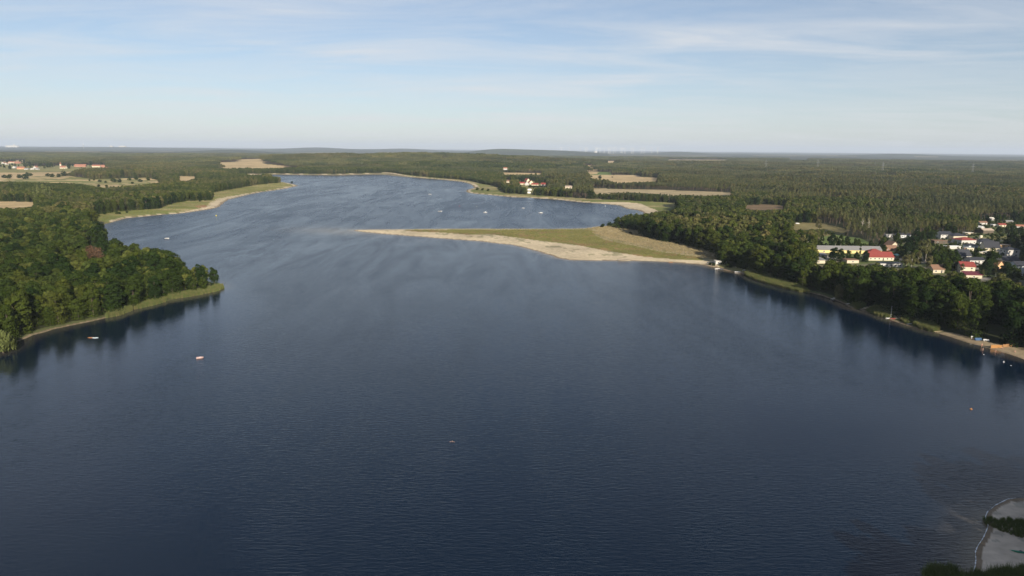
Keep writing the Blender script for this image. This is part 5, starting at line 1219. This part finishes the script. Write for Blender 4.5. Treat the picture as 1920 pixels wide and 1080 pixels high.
def person(label, u, v, pose='stand', top='navy', z=None, group='bathers on the right-hand beach', rz=0):
    x, y, zz = G(u, v)
    e = empty('person', (x, y, zz if z is None else z), R(rz)); tag(e, label, 'person', group)
    if pose == 'sit':
        J = [(0, 0, .12, .15), (0, .02, .32, .13), (0, .04, .55, .15), (0, .05, .68, .06), (0, .04, .80, .095), (0, .03, .92, .085), (-.2, .05, .58, .06), (-.27, -.02, .34, .045), (-.2, -.2, .2, .035), (-.17, -.28, .2, .03), (.2, .05, .58, .06), (.27, -.02, .34, .045), (.2, -.2, .2, .035), (.17, -.28, .2, .03),
             (-.11, -.05, .12, .085), (-.13, -.42, .3, .065), (-.13, -.72, .06, .05), (-.13, -.86, .06, .04), (.11, -.05, .12, .085), (.13, -.42, .3, .065), (.13, -.72, .06, .05), (.13, -.86, .06, .04)]
    else:
        b_ = 0.14 if pose == 'walk' else 0.0
        J = [(0, 0, .92, .15), (0, 0, 1.12, .125), (0, 0, 1.38, .16), (0, 0, 1.52, .06), (0, -.02, 1.63, .095), (0, -.01, 1.74, .085), (-.2, 0, 1.42, .06), (-.27, b_, 1.14, .047), (-.29, -b_, .9, .036), (-.29, -b_ - .03, .80, .034), (.2, 0, 1.42, .06), (.27, -b_, 1.14, .047), (.29, -b_ - .1, .92, .036), (.29, -b_ - .14, .82, .034),
             (-.1, 0, .86, .095), (-.11, -b_, .48, .066), (-.11, b_, .09, .045), (-.11, b_ - .16, .04, .038), (.1, 0, .86, .095), (.11, b_ * .6, .48, .066), (.11, b_ + .1, .09, .045), (.11, b_ - .06, .04, .038)]
    E = [(0, 1), (1, 2), (2, 3), (3, 4), (4, 5), (2, 6), (6, 7), (7, 8), (8, 9), (2, 10), (10, 11), (11, 12), (12, 13), (0, 14), (14, 15), (15, 16), (16, 17), (0, 18), (18, 19), (19, 20), (20, 21)]
    me = bpy.data.meshes.new('body'); me.from_pydata([j[:3] for j in J], E, []); me.materials.append(C['skin'])
    o = bpy.data.objects.new('body', me); COL.objects.link(o); o.parent = e
    o.modifiers.new('skin', 'SKIN')
    sk = me.skin_vertices[0].data if len(me.skin_vertices) else None
    if sk is None:
        bpy.context.view_layer.update()
        sk = me.skin_vertices[0].data if len(me.skin_vertices) else None
    if sk:
        for i, j in enumerate(J): sk[i].radius = (j[3], j[3]); sk[i].use_root = (i == 0)
    o.modifiers.new('smooth', 'SUBSURF').render_levels = 1
    hip = J[0]
    MB().lathe([(0.10, hip[2] - 0.13), (0.185, hip[2] - 0.1), (0.19, hip[2] + 0.06), (0.15, hip[2] + 0.10)], 10, (hip[0], hip[1])).build('swimwear', C[top], o, True)
    hd = J[5]
    MB().lathe([(0.10, hd[2] - 0.04), (0.105, hd[2] + 0.03), (0.075, hd[2] + 0.09), (0.01, hd[2] + 0.115)], 10, (hd[0], hd[1] + 0.015)).build('hair', WALL['dark'], o, True)
    return e
def buoy(label, u, v, r, col, group='buoys on the lake', peak=0.0):
    x, y = ray_ground(u, v)
    e = empty('buoy', (x, y, 0.0)); tag(e, label, 'buoy', group)
    MB().lathe([(0.01, -r * 0.4), (r * 0.8, -r * 0.3), (r, r * 0.15), (r * 0.8, r * 0.6), (r * 0.25, r * 0.9), (0.01, r * 0.92)], 14).build('float', C[col], e, True)
    MB().lathe([(r * 0.25, r * 0.88), (r * 0.14, r * (1.2 + peak)), (0.01, r * (1.3 + peak))], 8).build('top_mark', C[col], e, True)
    return e
FL = 'boats on the lake'
kayak('short orange kayak, left of the pair off the left shore', 170.5, 633.5, 3.0, 'orange', 4, 0, group=FL)
kayak('pale blue kayak, right of the pair off the left shore', 178.5, 633.8, 3.0, 'pale', 8, 0, group=FL)
def dinghy(label, u, v, L, rz):
    x, y = ray_ground(u, v); e = empty('inflatable_dinghy', (x, y, 0.12), R(rz)); tag(e, label, 'dinghy')
    w = L * 0.5; path = [(-L / 2, -w / 2), (L * 0.2, -w / 2), (L * 0.42, -w * 0.3), (L / 2, 0), (L * 0.42, w * 0.3), (L * 0.2, w / 2), (-L / 2, w / 2), (-L / 2, -w / 2)]
    m_ = MB()
    for p_, q_ in zip(path[:-1], path[1:]): m_.rod((*p_, 0.1), (*q_, 0.1), 0.24, 0.24, 8)
    m_.build('tube', C['pink'], e, True)
    MB().box(-L * 0.46, L * 0.3, -w * 0.42, w * 0.42, 0.0, 0.06).build('floor_sheet', C['white'], e)
    MB().box(-0.2, 0.2, -w * 0.45, w * 0.45, 0.2, 0.3).build('seat', C['white'], e)
dinghy('pale pink inflatable dinghy alone on the open water', 375, 671.5, 2.4, 25)
for u_, v_, L, rz, cb, lb in ((825, 396.5, 5.5, 0, False, 'small white boat, left of three beyond the spit'), (910, 398.5, 5.0, 10, True, 'white cabin boat, middle of three beyond the spit'), (1014, 399.5, 6, 0, True, 'white cabin boat, right of three beyond the spit'), (806, 364.5, 6, 20, False, 'white boat farthest out in the far bay'), (981, 390.5, 4, 0, False, 'tiny white boat between the far farm and the spit'), (313, 447.5, 4, 5, False, 'small grey boat trailing a wake off the headland')):
    rowboat(lb, u_, v_, L, 'white', rz, 0.0, FL, cabin=cb, motor=not cb, name='cabin_boat' if cb else 'motor_boat')
buoy('small red buoy in the far bay', 861.5, 386.5, 0.8, 'red'); buoy('small pale buoy in the far bay', 894, 387.5, 0.6, 'white'); buoy('yellow buoy off the far left beach', 405.5, 404.5, 0.9, 'yellow'); buoy('small pale buoy close to the far right beach', 1135, 386.5, 0.7, 'white')
buoy('orange buoy off the bathing beach at far right', 1820.5, 767.5, 0.42, 'orange'); buoy('white peaked buoy in the shaded water off the bathing beach', 1882, 679, 0.28, 'white', peak=1.0); buoy('low white buoy beside the wading bathers', 1844.5, 665, 0.18, 'white'); buoy('faint white buoy nearest the right picture edge', 1895.5, 685.5, 0.18, 'white')
# swimmer
x, y = ray_ground(848, 828); e = empty('person', (x, y, -0.12)); tag(e, 'lone swimmer far out in the middle of the lake', 'person')
sw = MB().lathe([(0.02, -0.2), (0.22, -0.12), (0.2, 0.05), (0.08, 0.14), (0.07, 0.2), (0.1, 0.24), (0.115, 0.34), (0.09, 0.43), (0.01, 0.47)], 12).rod((0.12, 0, 0.05), (0.45, -0.1, 0.14), 0.06, 0.045).rod((0.45, -0.1, 0.14), (0.72, -0.3, 0.14), 0.045, 0.03).rod((-0.12, 0, 0.05), (-0.45, -0.1, 0.14), 0.06, 0.045).rod((-0.45, -0.1, 0.14), (-0.72, -0.3, 0.14), 0.045, 0.03).build('body', C['skin'], e, True)
MB().lathe([(0.115, 0.33), (0.12, 0.4), (0.08, 0.47), (0.01, 0.49)], 10).build('hair', WALL['dark'], e, True)
# right-hand shore
def jetty(label, p0, p1, w=1.2, col=TIMBER, group='jetties on the right-hand shore'):
    a_, b_ = np.array(ray_ground(*p0)), np.array(ray_ground(*p1)); L = float(np.linalg.norm(b_ - a_)); an = math.atan2(*(b_ - a_)[::-1])
    e = empty('jetty', (a_[0], a_[1], 0.0), an); tag(e, label, 'jetty', group)
    nb = max(3, int(L / 0.5))
    pl = bpy.data.meshes.new('plank'); v_, f_ = box(0, L / nb - 0.05, -w / 2, w / 2, 0.42, 0.47); pl.from_pydata(v_, [], f_); pl.materials.append(col); pl.update()
    for i in range(nb):
        o_ = part('plank', pl, e); o_.location.x = i * L / nb
    for t in (0.06, 0.5, 0.92):
        for s_ in (-1, 1): MB().rod((L * t, s_ * w * 0.42, -1.2), (L * t, s_ * w * 0.42, 0.41), 0.07, 0.07).build('post', TIMBER, e)
PALEWOOD = mat('bleached_timber', (0.50, 0.47, 0.41), 0.85, 0.12, 3)
jetty('short pale jetty farthest left on the wooded right shore', (1559, 562.5), (1566, 559.5), 1.6, PALEWOOD)
jetty('pale jetty beside the willow on the right shore', (1587, 571.5), (1598, 568.5), 1.2, PALEWOOD)
jetty('pale slender jetty between two reed beds right of the flagpole', (1701, 609.5), (1720, 605), 1.0, PALEWOOD)
jetty('yellowish jetty at the left end of the bathing beach', (1751, 623.2), (1770, 622.0), 1.0, mat('new_timber', (0.48, 0.38, 0.22), 0.85, 0.12, 3))
jetty('wooden landing stage in the reeds of the left headland', (312, 560.5), (317, 557), 1.6, TIMBER, None)
kayak('white kayak beached left of the flagpole', 1664.5, 597, 2.8, 'white', 6, 0.05)
rowboat('red rowing boat pulled up at the foot of the flagpole', 1674, 598.3, 2.3, 'red', -20, 0.1, name='rowing_boat')
x, y, z = G(1670, 594.5); e = empty('flagpole', (x, y, z)); tag(e, 'tall bare white flagpole on the right-hand shore', 'flagpole')
MB().rod((0, 0, 0.0), (0, 0, 5.6), 0.10, 0.06, 8).build('pole', WHITE, e); MB().lathe([(0.01, 5.62), (0.12, 5.7), (0.12, 5.8), (0.01, 5.88)], 8).build('finial', WHITE, e, True); MB().box(-0.3, 0.3, -0.3, 0.3, -0.2, 0.12).build('base', STEEL, e)
def bench(label, u, v, col, rz=0, w=1.8, cat='bench'):
    x, y, z = G(u, v); e = empty('bench', (x, y, z), R(rz)); tag(e, label, cat)
    for i in range(3): MB().box(-w / 2, w / 2, -0.25 + i * 0.17, -0.11 + i * 0.17, 0.42, 0.47).build('slat', col, e)
    for i in range(2): MB().box(-w / 2, w / 2, 0.27, 0.31, 0.6 + i * 0.2, 0.74 + i * 0.2).build('back_slat', col, e)
    for s_ in (-1, 1):
        MB().box(s_ * w * 0.42 - 0.05, s_ * w * 0.42 + 0.05, -0.24, -0.16, 0, 0.418).build('leg', col, e); MB().box(s_ * w * 0.42 - 0.05, s_ * w * 0.42 + 0.05, 0.315, 0.38, 0, 0.95).build('leg', col, e)
bench('white bench under the trees behind the flagpole', 1684, 583, WHITE, 10, 2.6)
bench('brown bench at the back of the sandy patch by the flagpole', 1696, 590.5, ORANGEWOOD, -15, 2.2)
bench('white bench on the grass by the bathing beach', 1849.5, 640, WHITE, -10, 2.4)
x, y, z = G(1821.7, 635.2); e = empty('sign_post', (x, y, z)); tag(e, 'white T-shaped sign post on the bathing beach', 'sign'); MB().box(-0.08, 0.08, -0.06, 0.06, -0.2, 1.0).build('post', WHITE, e); MB().box(-0.45, 0.45, -0.10, -0.02, 1.003, 1.35).build('panel', WHITE, e)
x, y, z = G(1834, 637.5); e = empty('beach_shelter', (x, y, z)); tag(e, 'low blue beach shelter in the shade behind the bathing beach', 'shelter')
MB().add([(-1.6, -0.8, 0), (1.6, -0.8, 0), (1.6, 0.9, 0), (-1.6, 0.9, 0), (-1.4, 0.2, 1.0), (1.4, 0.2, 1.0)], [(0, 1, 5, 4), (1, 2, 5), (2, 3, 4, 5), (3, 0, 4)]).build('canvas', C['blue'], e); MB().rod((-1.45, 0.2, 0), (-1.45, 0.2, 1.0), 0.03).rod((1.45, 0.2, 0), (1.45, 0.2, 1.0), 0.03).build('pole', STEEL, e)
# plank fence across the beach
def fence(label, p0, p1, h, col, group):
    a_, b_ = G(*p0), G(*p1); dx_, dy_ = b_[0] - a_[0], b_[1] - a_[1]; L = math.hypot(dx_, dy_)
    e = empty('plank_fence', (a_[0], a_[1], min(a_[2], b_[2]) - 0.1), math.atan2(dy_, dx_)); tag(e, label, 'fence', group)
    k = max(4, int(L / 0.3)); pm = bpy.data.meshes.new('plank'); v_, f_ = box(0.01, L / k - 0.01, -0.03, 0.03, 0, h); pm.from_pydata(v_, [], f_); pm.materials.append(col); pm.update()
    for i in range(k): o_ = part('plank', pm, e); o_.location.x = i * L / k; o_.scale.z = random.uniform(0.94, 1.03)
    for i in range(int(L / 1.8) + 1): MB().box(i * 1.8, i * 1.8 + 0.12, 0.035, 0.16, -0.4, h * 1.05).build('post', TIMBER, e)
    for z_ in (0.3, h * 0.8): MB().box(0, L, 0.17, 0.23, z_, z_ + 0.12).build('rail', TIMBER, e)
fence('bright orange plank fence ending at the water of the bathing beach', (1857.5, 653), (1879, 652), 1.75, ORANGEWOOD, None)
fence('darker plank fence running up the beach from the bright one', (1880, 651.5), (1903, 648.8), 1.6, mat('stained_timber_brown', (0.26, 0.14, 0.06), 0.85, 0.15, 3), None)
person('bather standing at the water line left of the orange fence', 1840.5, 650.8, 'stand', 'red'); person('bather wading in the water in front of the beach', 1842.7, 657.5, 'walk', 'navy', -0.45, rz=40)
person('bather wading left of the fence reflection', 1866.5, 660.5, 'walk', 'red', -0.35, rz=-60); person('bather sitting on the sand beside the orange fence', 1878.5, 653.8, 'sit', 'blue', rz=20); person('bather sitting on the sand near the right picture edge', 1903, 660.5, 'sit', 'navy', rz=-30)
# boathouse by the spit
bh = house('boathouse', 'long white boathouse with flat roof beside the lone tree', 'boathouse', 1352.5, 495.5, 8.8, 4, 2.6, 'flat', 0, 'white', 'pale', 4, wins=2, side=1, door=False)
jetty('low brown landing stage in front of the white boathouse', (1343, 500.5), (1360, 499.5), 1.4, mat('brown_timber', (0.22, 0.13, 0.08), 0.85, 0.12, 3), None)
rowboat('navy motor boat lying left of the white boathouse', 1333, 493.5, 5.5, 'navy', 0, None, motor=True, name='motor_boat'); rowboat('white boat with navy motor moored below the boathouse', 1345, 505, 4.0, 'white', 10, 0.0, motor=True, name='motor_boat'); rowboat('dark small boat moored right of the white one', 1351, 505.3, 3.6, 'navy', -10, 0.0, name='rowing_boat')
rowboat('pale white rowing boat lying on the shore right of the boathouse', 1383, 511, 4.2, 'white', 4, 0.1, name='rowing_boat'); rowboat('small white dinghy on the grass by the reed bed', 1394.7, 507.3, 1.9, 'white', 0, None, name='dinghy')
# driftwood on the spit
x, y, z = G(1170, 487.3); e = empty('driftwood', (x, y, z), R(8)); tag(e, 'weathered fallen tree lying at the water line of the spit', 'driftwood')
m_ = MB().rod((-5, 0, 0.3), (4.5, 0.4, 0.6), 0.4, 0.2, 8); m_.build('log', TIMBER, e)
for p_, q_ in (((-4, 0, 0.5), (-3, 1.5, 1.3)), ((-2, 0.1, 0.5), (-3.6, -0.8, 1.5)), ((0, 0.2, 0.6), (1.8, 1.4, 1.2)), ((1.5, 0.2, 0.6), (2.6, -0.9, 0.9)), ((3, 0.3, 0.6), (5.5, 1.2, 0.5)), ((-4.6, 0, 0.3), (-5.6, 0.8, 1.4)), ((4.4, 0.4, 0.6), (7, 0, 0.3))):
    MB().rod(p_, q_, 0.14, 0.05, 5).build('branch', TIMBER, e)
kayak('small brown kayak drawn up on the spit', 1258, 491.8, 4.0, 'orange', 10, 0.05)
kayak('green kayak lying on the near beach at the right picture edge', 1914, 1036, 4.2, 'green', -18, None)
# garden things in the village, tents on the far shore
x, y, z = G(1681, 483); e = empty('parasol', (x, y, z)); tag(e, 'large teal garden parasol right of the red-roofed shed', 'parasol'); MB().rod((0, 0, 0), (0, 0, 2.8), 0.06).build('pole', STEEL, e); MB().lathe([(3.2, 2.3), (3.1, 2.4), (0.05, 3.4)], 8).build('canopy', ROOF['teal'], e); MB().box(-0.5, 0.5, -0.5, 0.5, -0.1, 0.15).build('base', STEEL, e)
for u_, v_, s_, lb in ((1708.5, 477.5, 1.0, 'grey garden gazebo among trees right of the parasol'),):
    x, y, z = G(u_, v_); e = empty('gazebo', (x, y, z)); tag(e, lb, 'gazebo')
    for sx in (-3, 3):
        for sy in (-2, 2): MB().rod((sx, sy, -0.1), (sx, sy, 2.4), 0.07).build('post', STEEL, e)
    MB().add([(-3.4, -2.4, 2.41), (3.4, -2.4, 2.41), (3.4, 2.4, 2.41), (-3.4, 2.4, 2.41), (0, 0, 3.4)], [(0, 1, 4), (1, 2, 4), (2, 3, 4), (3, 0, 4), (3, 2, 1, 0)]).build('canopy', ROOF['grey'], e)
x, y, z = G(1838.5, 447); e = empty('water_tank', (x, y, z)); tag(e, 'squat cream tank standing on the lawn', 'tank'); MB().lathe([(1.5, 0), (1.5, 2.6), (1.3, 3.0), (0.01, 3.1)], 16).build('shell', WALL['cream'], e, True); MB().lathe([(0.4, 3.06), (0.4, 3.3), (0.01, 3.32)], 10).build('lid', STEEL, e)
for u_, v_, w_, lb in ((993, 357, 8, 'upper white tent in front of the far farm'), (992, 362.5, 6, 'lower white tent by the far beach'), (1016, 365, 8, 'white dome-shaped tent right of the others on the far shore')):
    x, y, z = G(u_, v_); e = empty('tent', (x, y, z)); tag(e, lb, 'tent', 'white tents on the far shore')
    h = 3.2; MB().add([(-w_ / 2, 0, 0), (w_ / 2, 0, 0), (w_ / 2, 5, 0), (-w_ / 2, 5, 0), (-w_ / 2, 0, h * .55), (w_ / 2, 0, h * .55), (w_ / 2, 5, h * .55), (-w_ / 2, 5, h * .55)], [(0, 1, 5, 4), (1, 2, 6, 5), (2, 3, 7, 6), (3, 0, 4, 7)]).build('wall', ROOF['white'], e)
    MB().add([(-w_ / 2 - .2, -.2, h * .56), (w_ / 2 + .2, -.2, h * .56), (w_ / 2 + .2, 5.2, h * .56), (-w_ / 2 - .2, 5.2, h * .56), (-w_ / 3, 2.5, h), (w_ / 3, 2.5, h)], [(0, 1, 5, 4), (1, 2, 5), (2, 3, 4, 5), (3, 0, 4), (3, 2, 1, 0)]).build('roof', ROOF['white'], e)
def car(label, u, v, col, rz):
    x, y, z = G(u, v); e = empty('parked_car', (x, y, z), R(rz)); tag(e, label, 'car', 'parked cars in the village')
    pr = [(-2.1, .35), (-2.15, .8), (-1.9, .92), (-1.45, 1.4), (0.5, 1.42), (1.15, .95), (2.0, .85), (2.15, .55), (2.1, .35)]
    k = len(pr); MB().add([(a_, -.85, b_) for a_, b_ in pr] + [(a_, .85, b_) for a_, b_ in pr], [tuple(range(k)), tuple(range(2 * k - 1, k - 1, -1))] + [(i, i + k, (i + 1) % k + k, (i + 1) % k) for i in range(k)]).build('body', C[col], e)
    MB().box(-1.35, .45, -.87, -.853, .95, 1.32).build('side_window', GLASS, e)
    for a_ in (-1.35, 1.3):
        for s_ in (-.86, .86): MB().rod((a_, s_ - .1, .32), (a_, s_ + .1, .32), .32, .32, 10).build('wheel', WALL['dark'], e)
car('white car parked at the forest edge left of the village', 1751, 441, 'white', 5); car('dark car parked left of the white two-storey house', 1757, 447, 'navy', 20); car('white car parked in front of the brown garage', 1770, 463, 'white', -10); car('white car on the tan field track by the birches', 1495, 420, 'white', 0)

# ------------------------------------------------------------------ haze
hv, hf = box(-42000, 42000, -3000, 47500, -60, 330)
hm = MB().add(hv, hf)
m, n, l = new_mat('haze_air'); o = N(n, 'ShaderNodeOutputMaterial'); pv = N(n, 'ShaderNodeVolumePrincipled')
pv.inputs['Density'].default_value = 4.2e-5; pv.inputs['Color'].default_value = (0.72, 0.83, 1.0, 1); pv.inputs['Anisotropy'].default_value = 0.0
l.new(pv.outputs[0], o.inputs['Volume'])
ho = hm.build('haze', m); ho['kind'] = 'stuff'
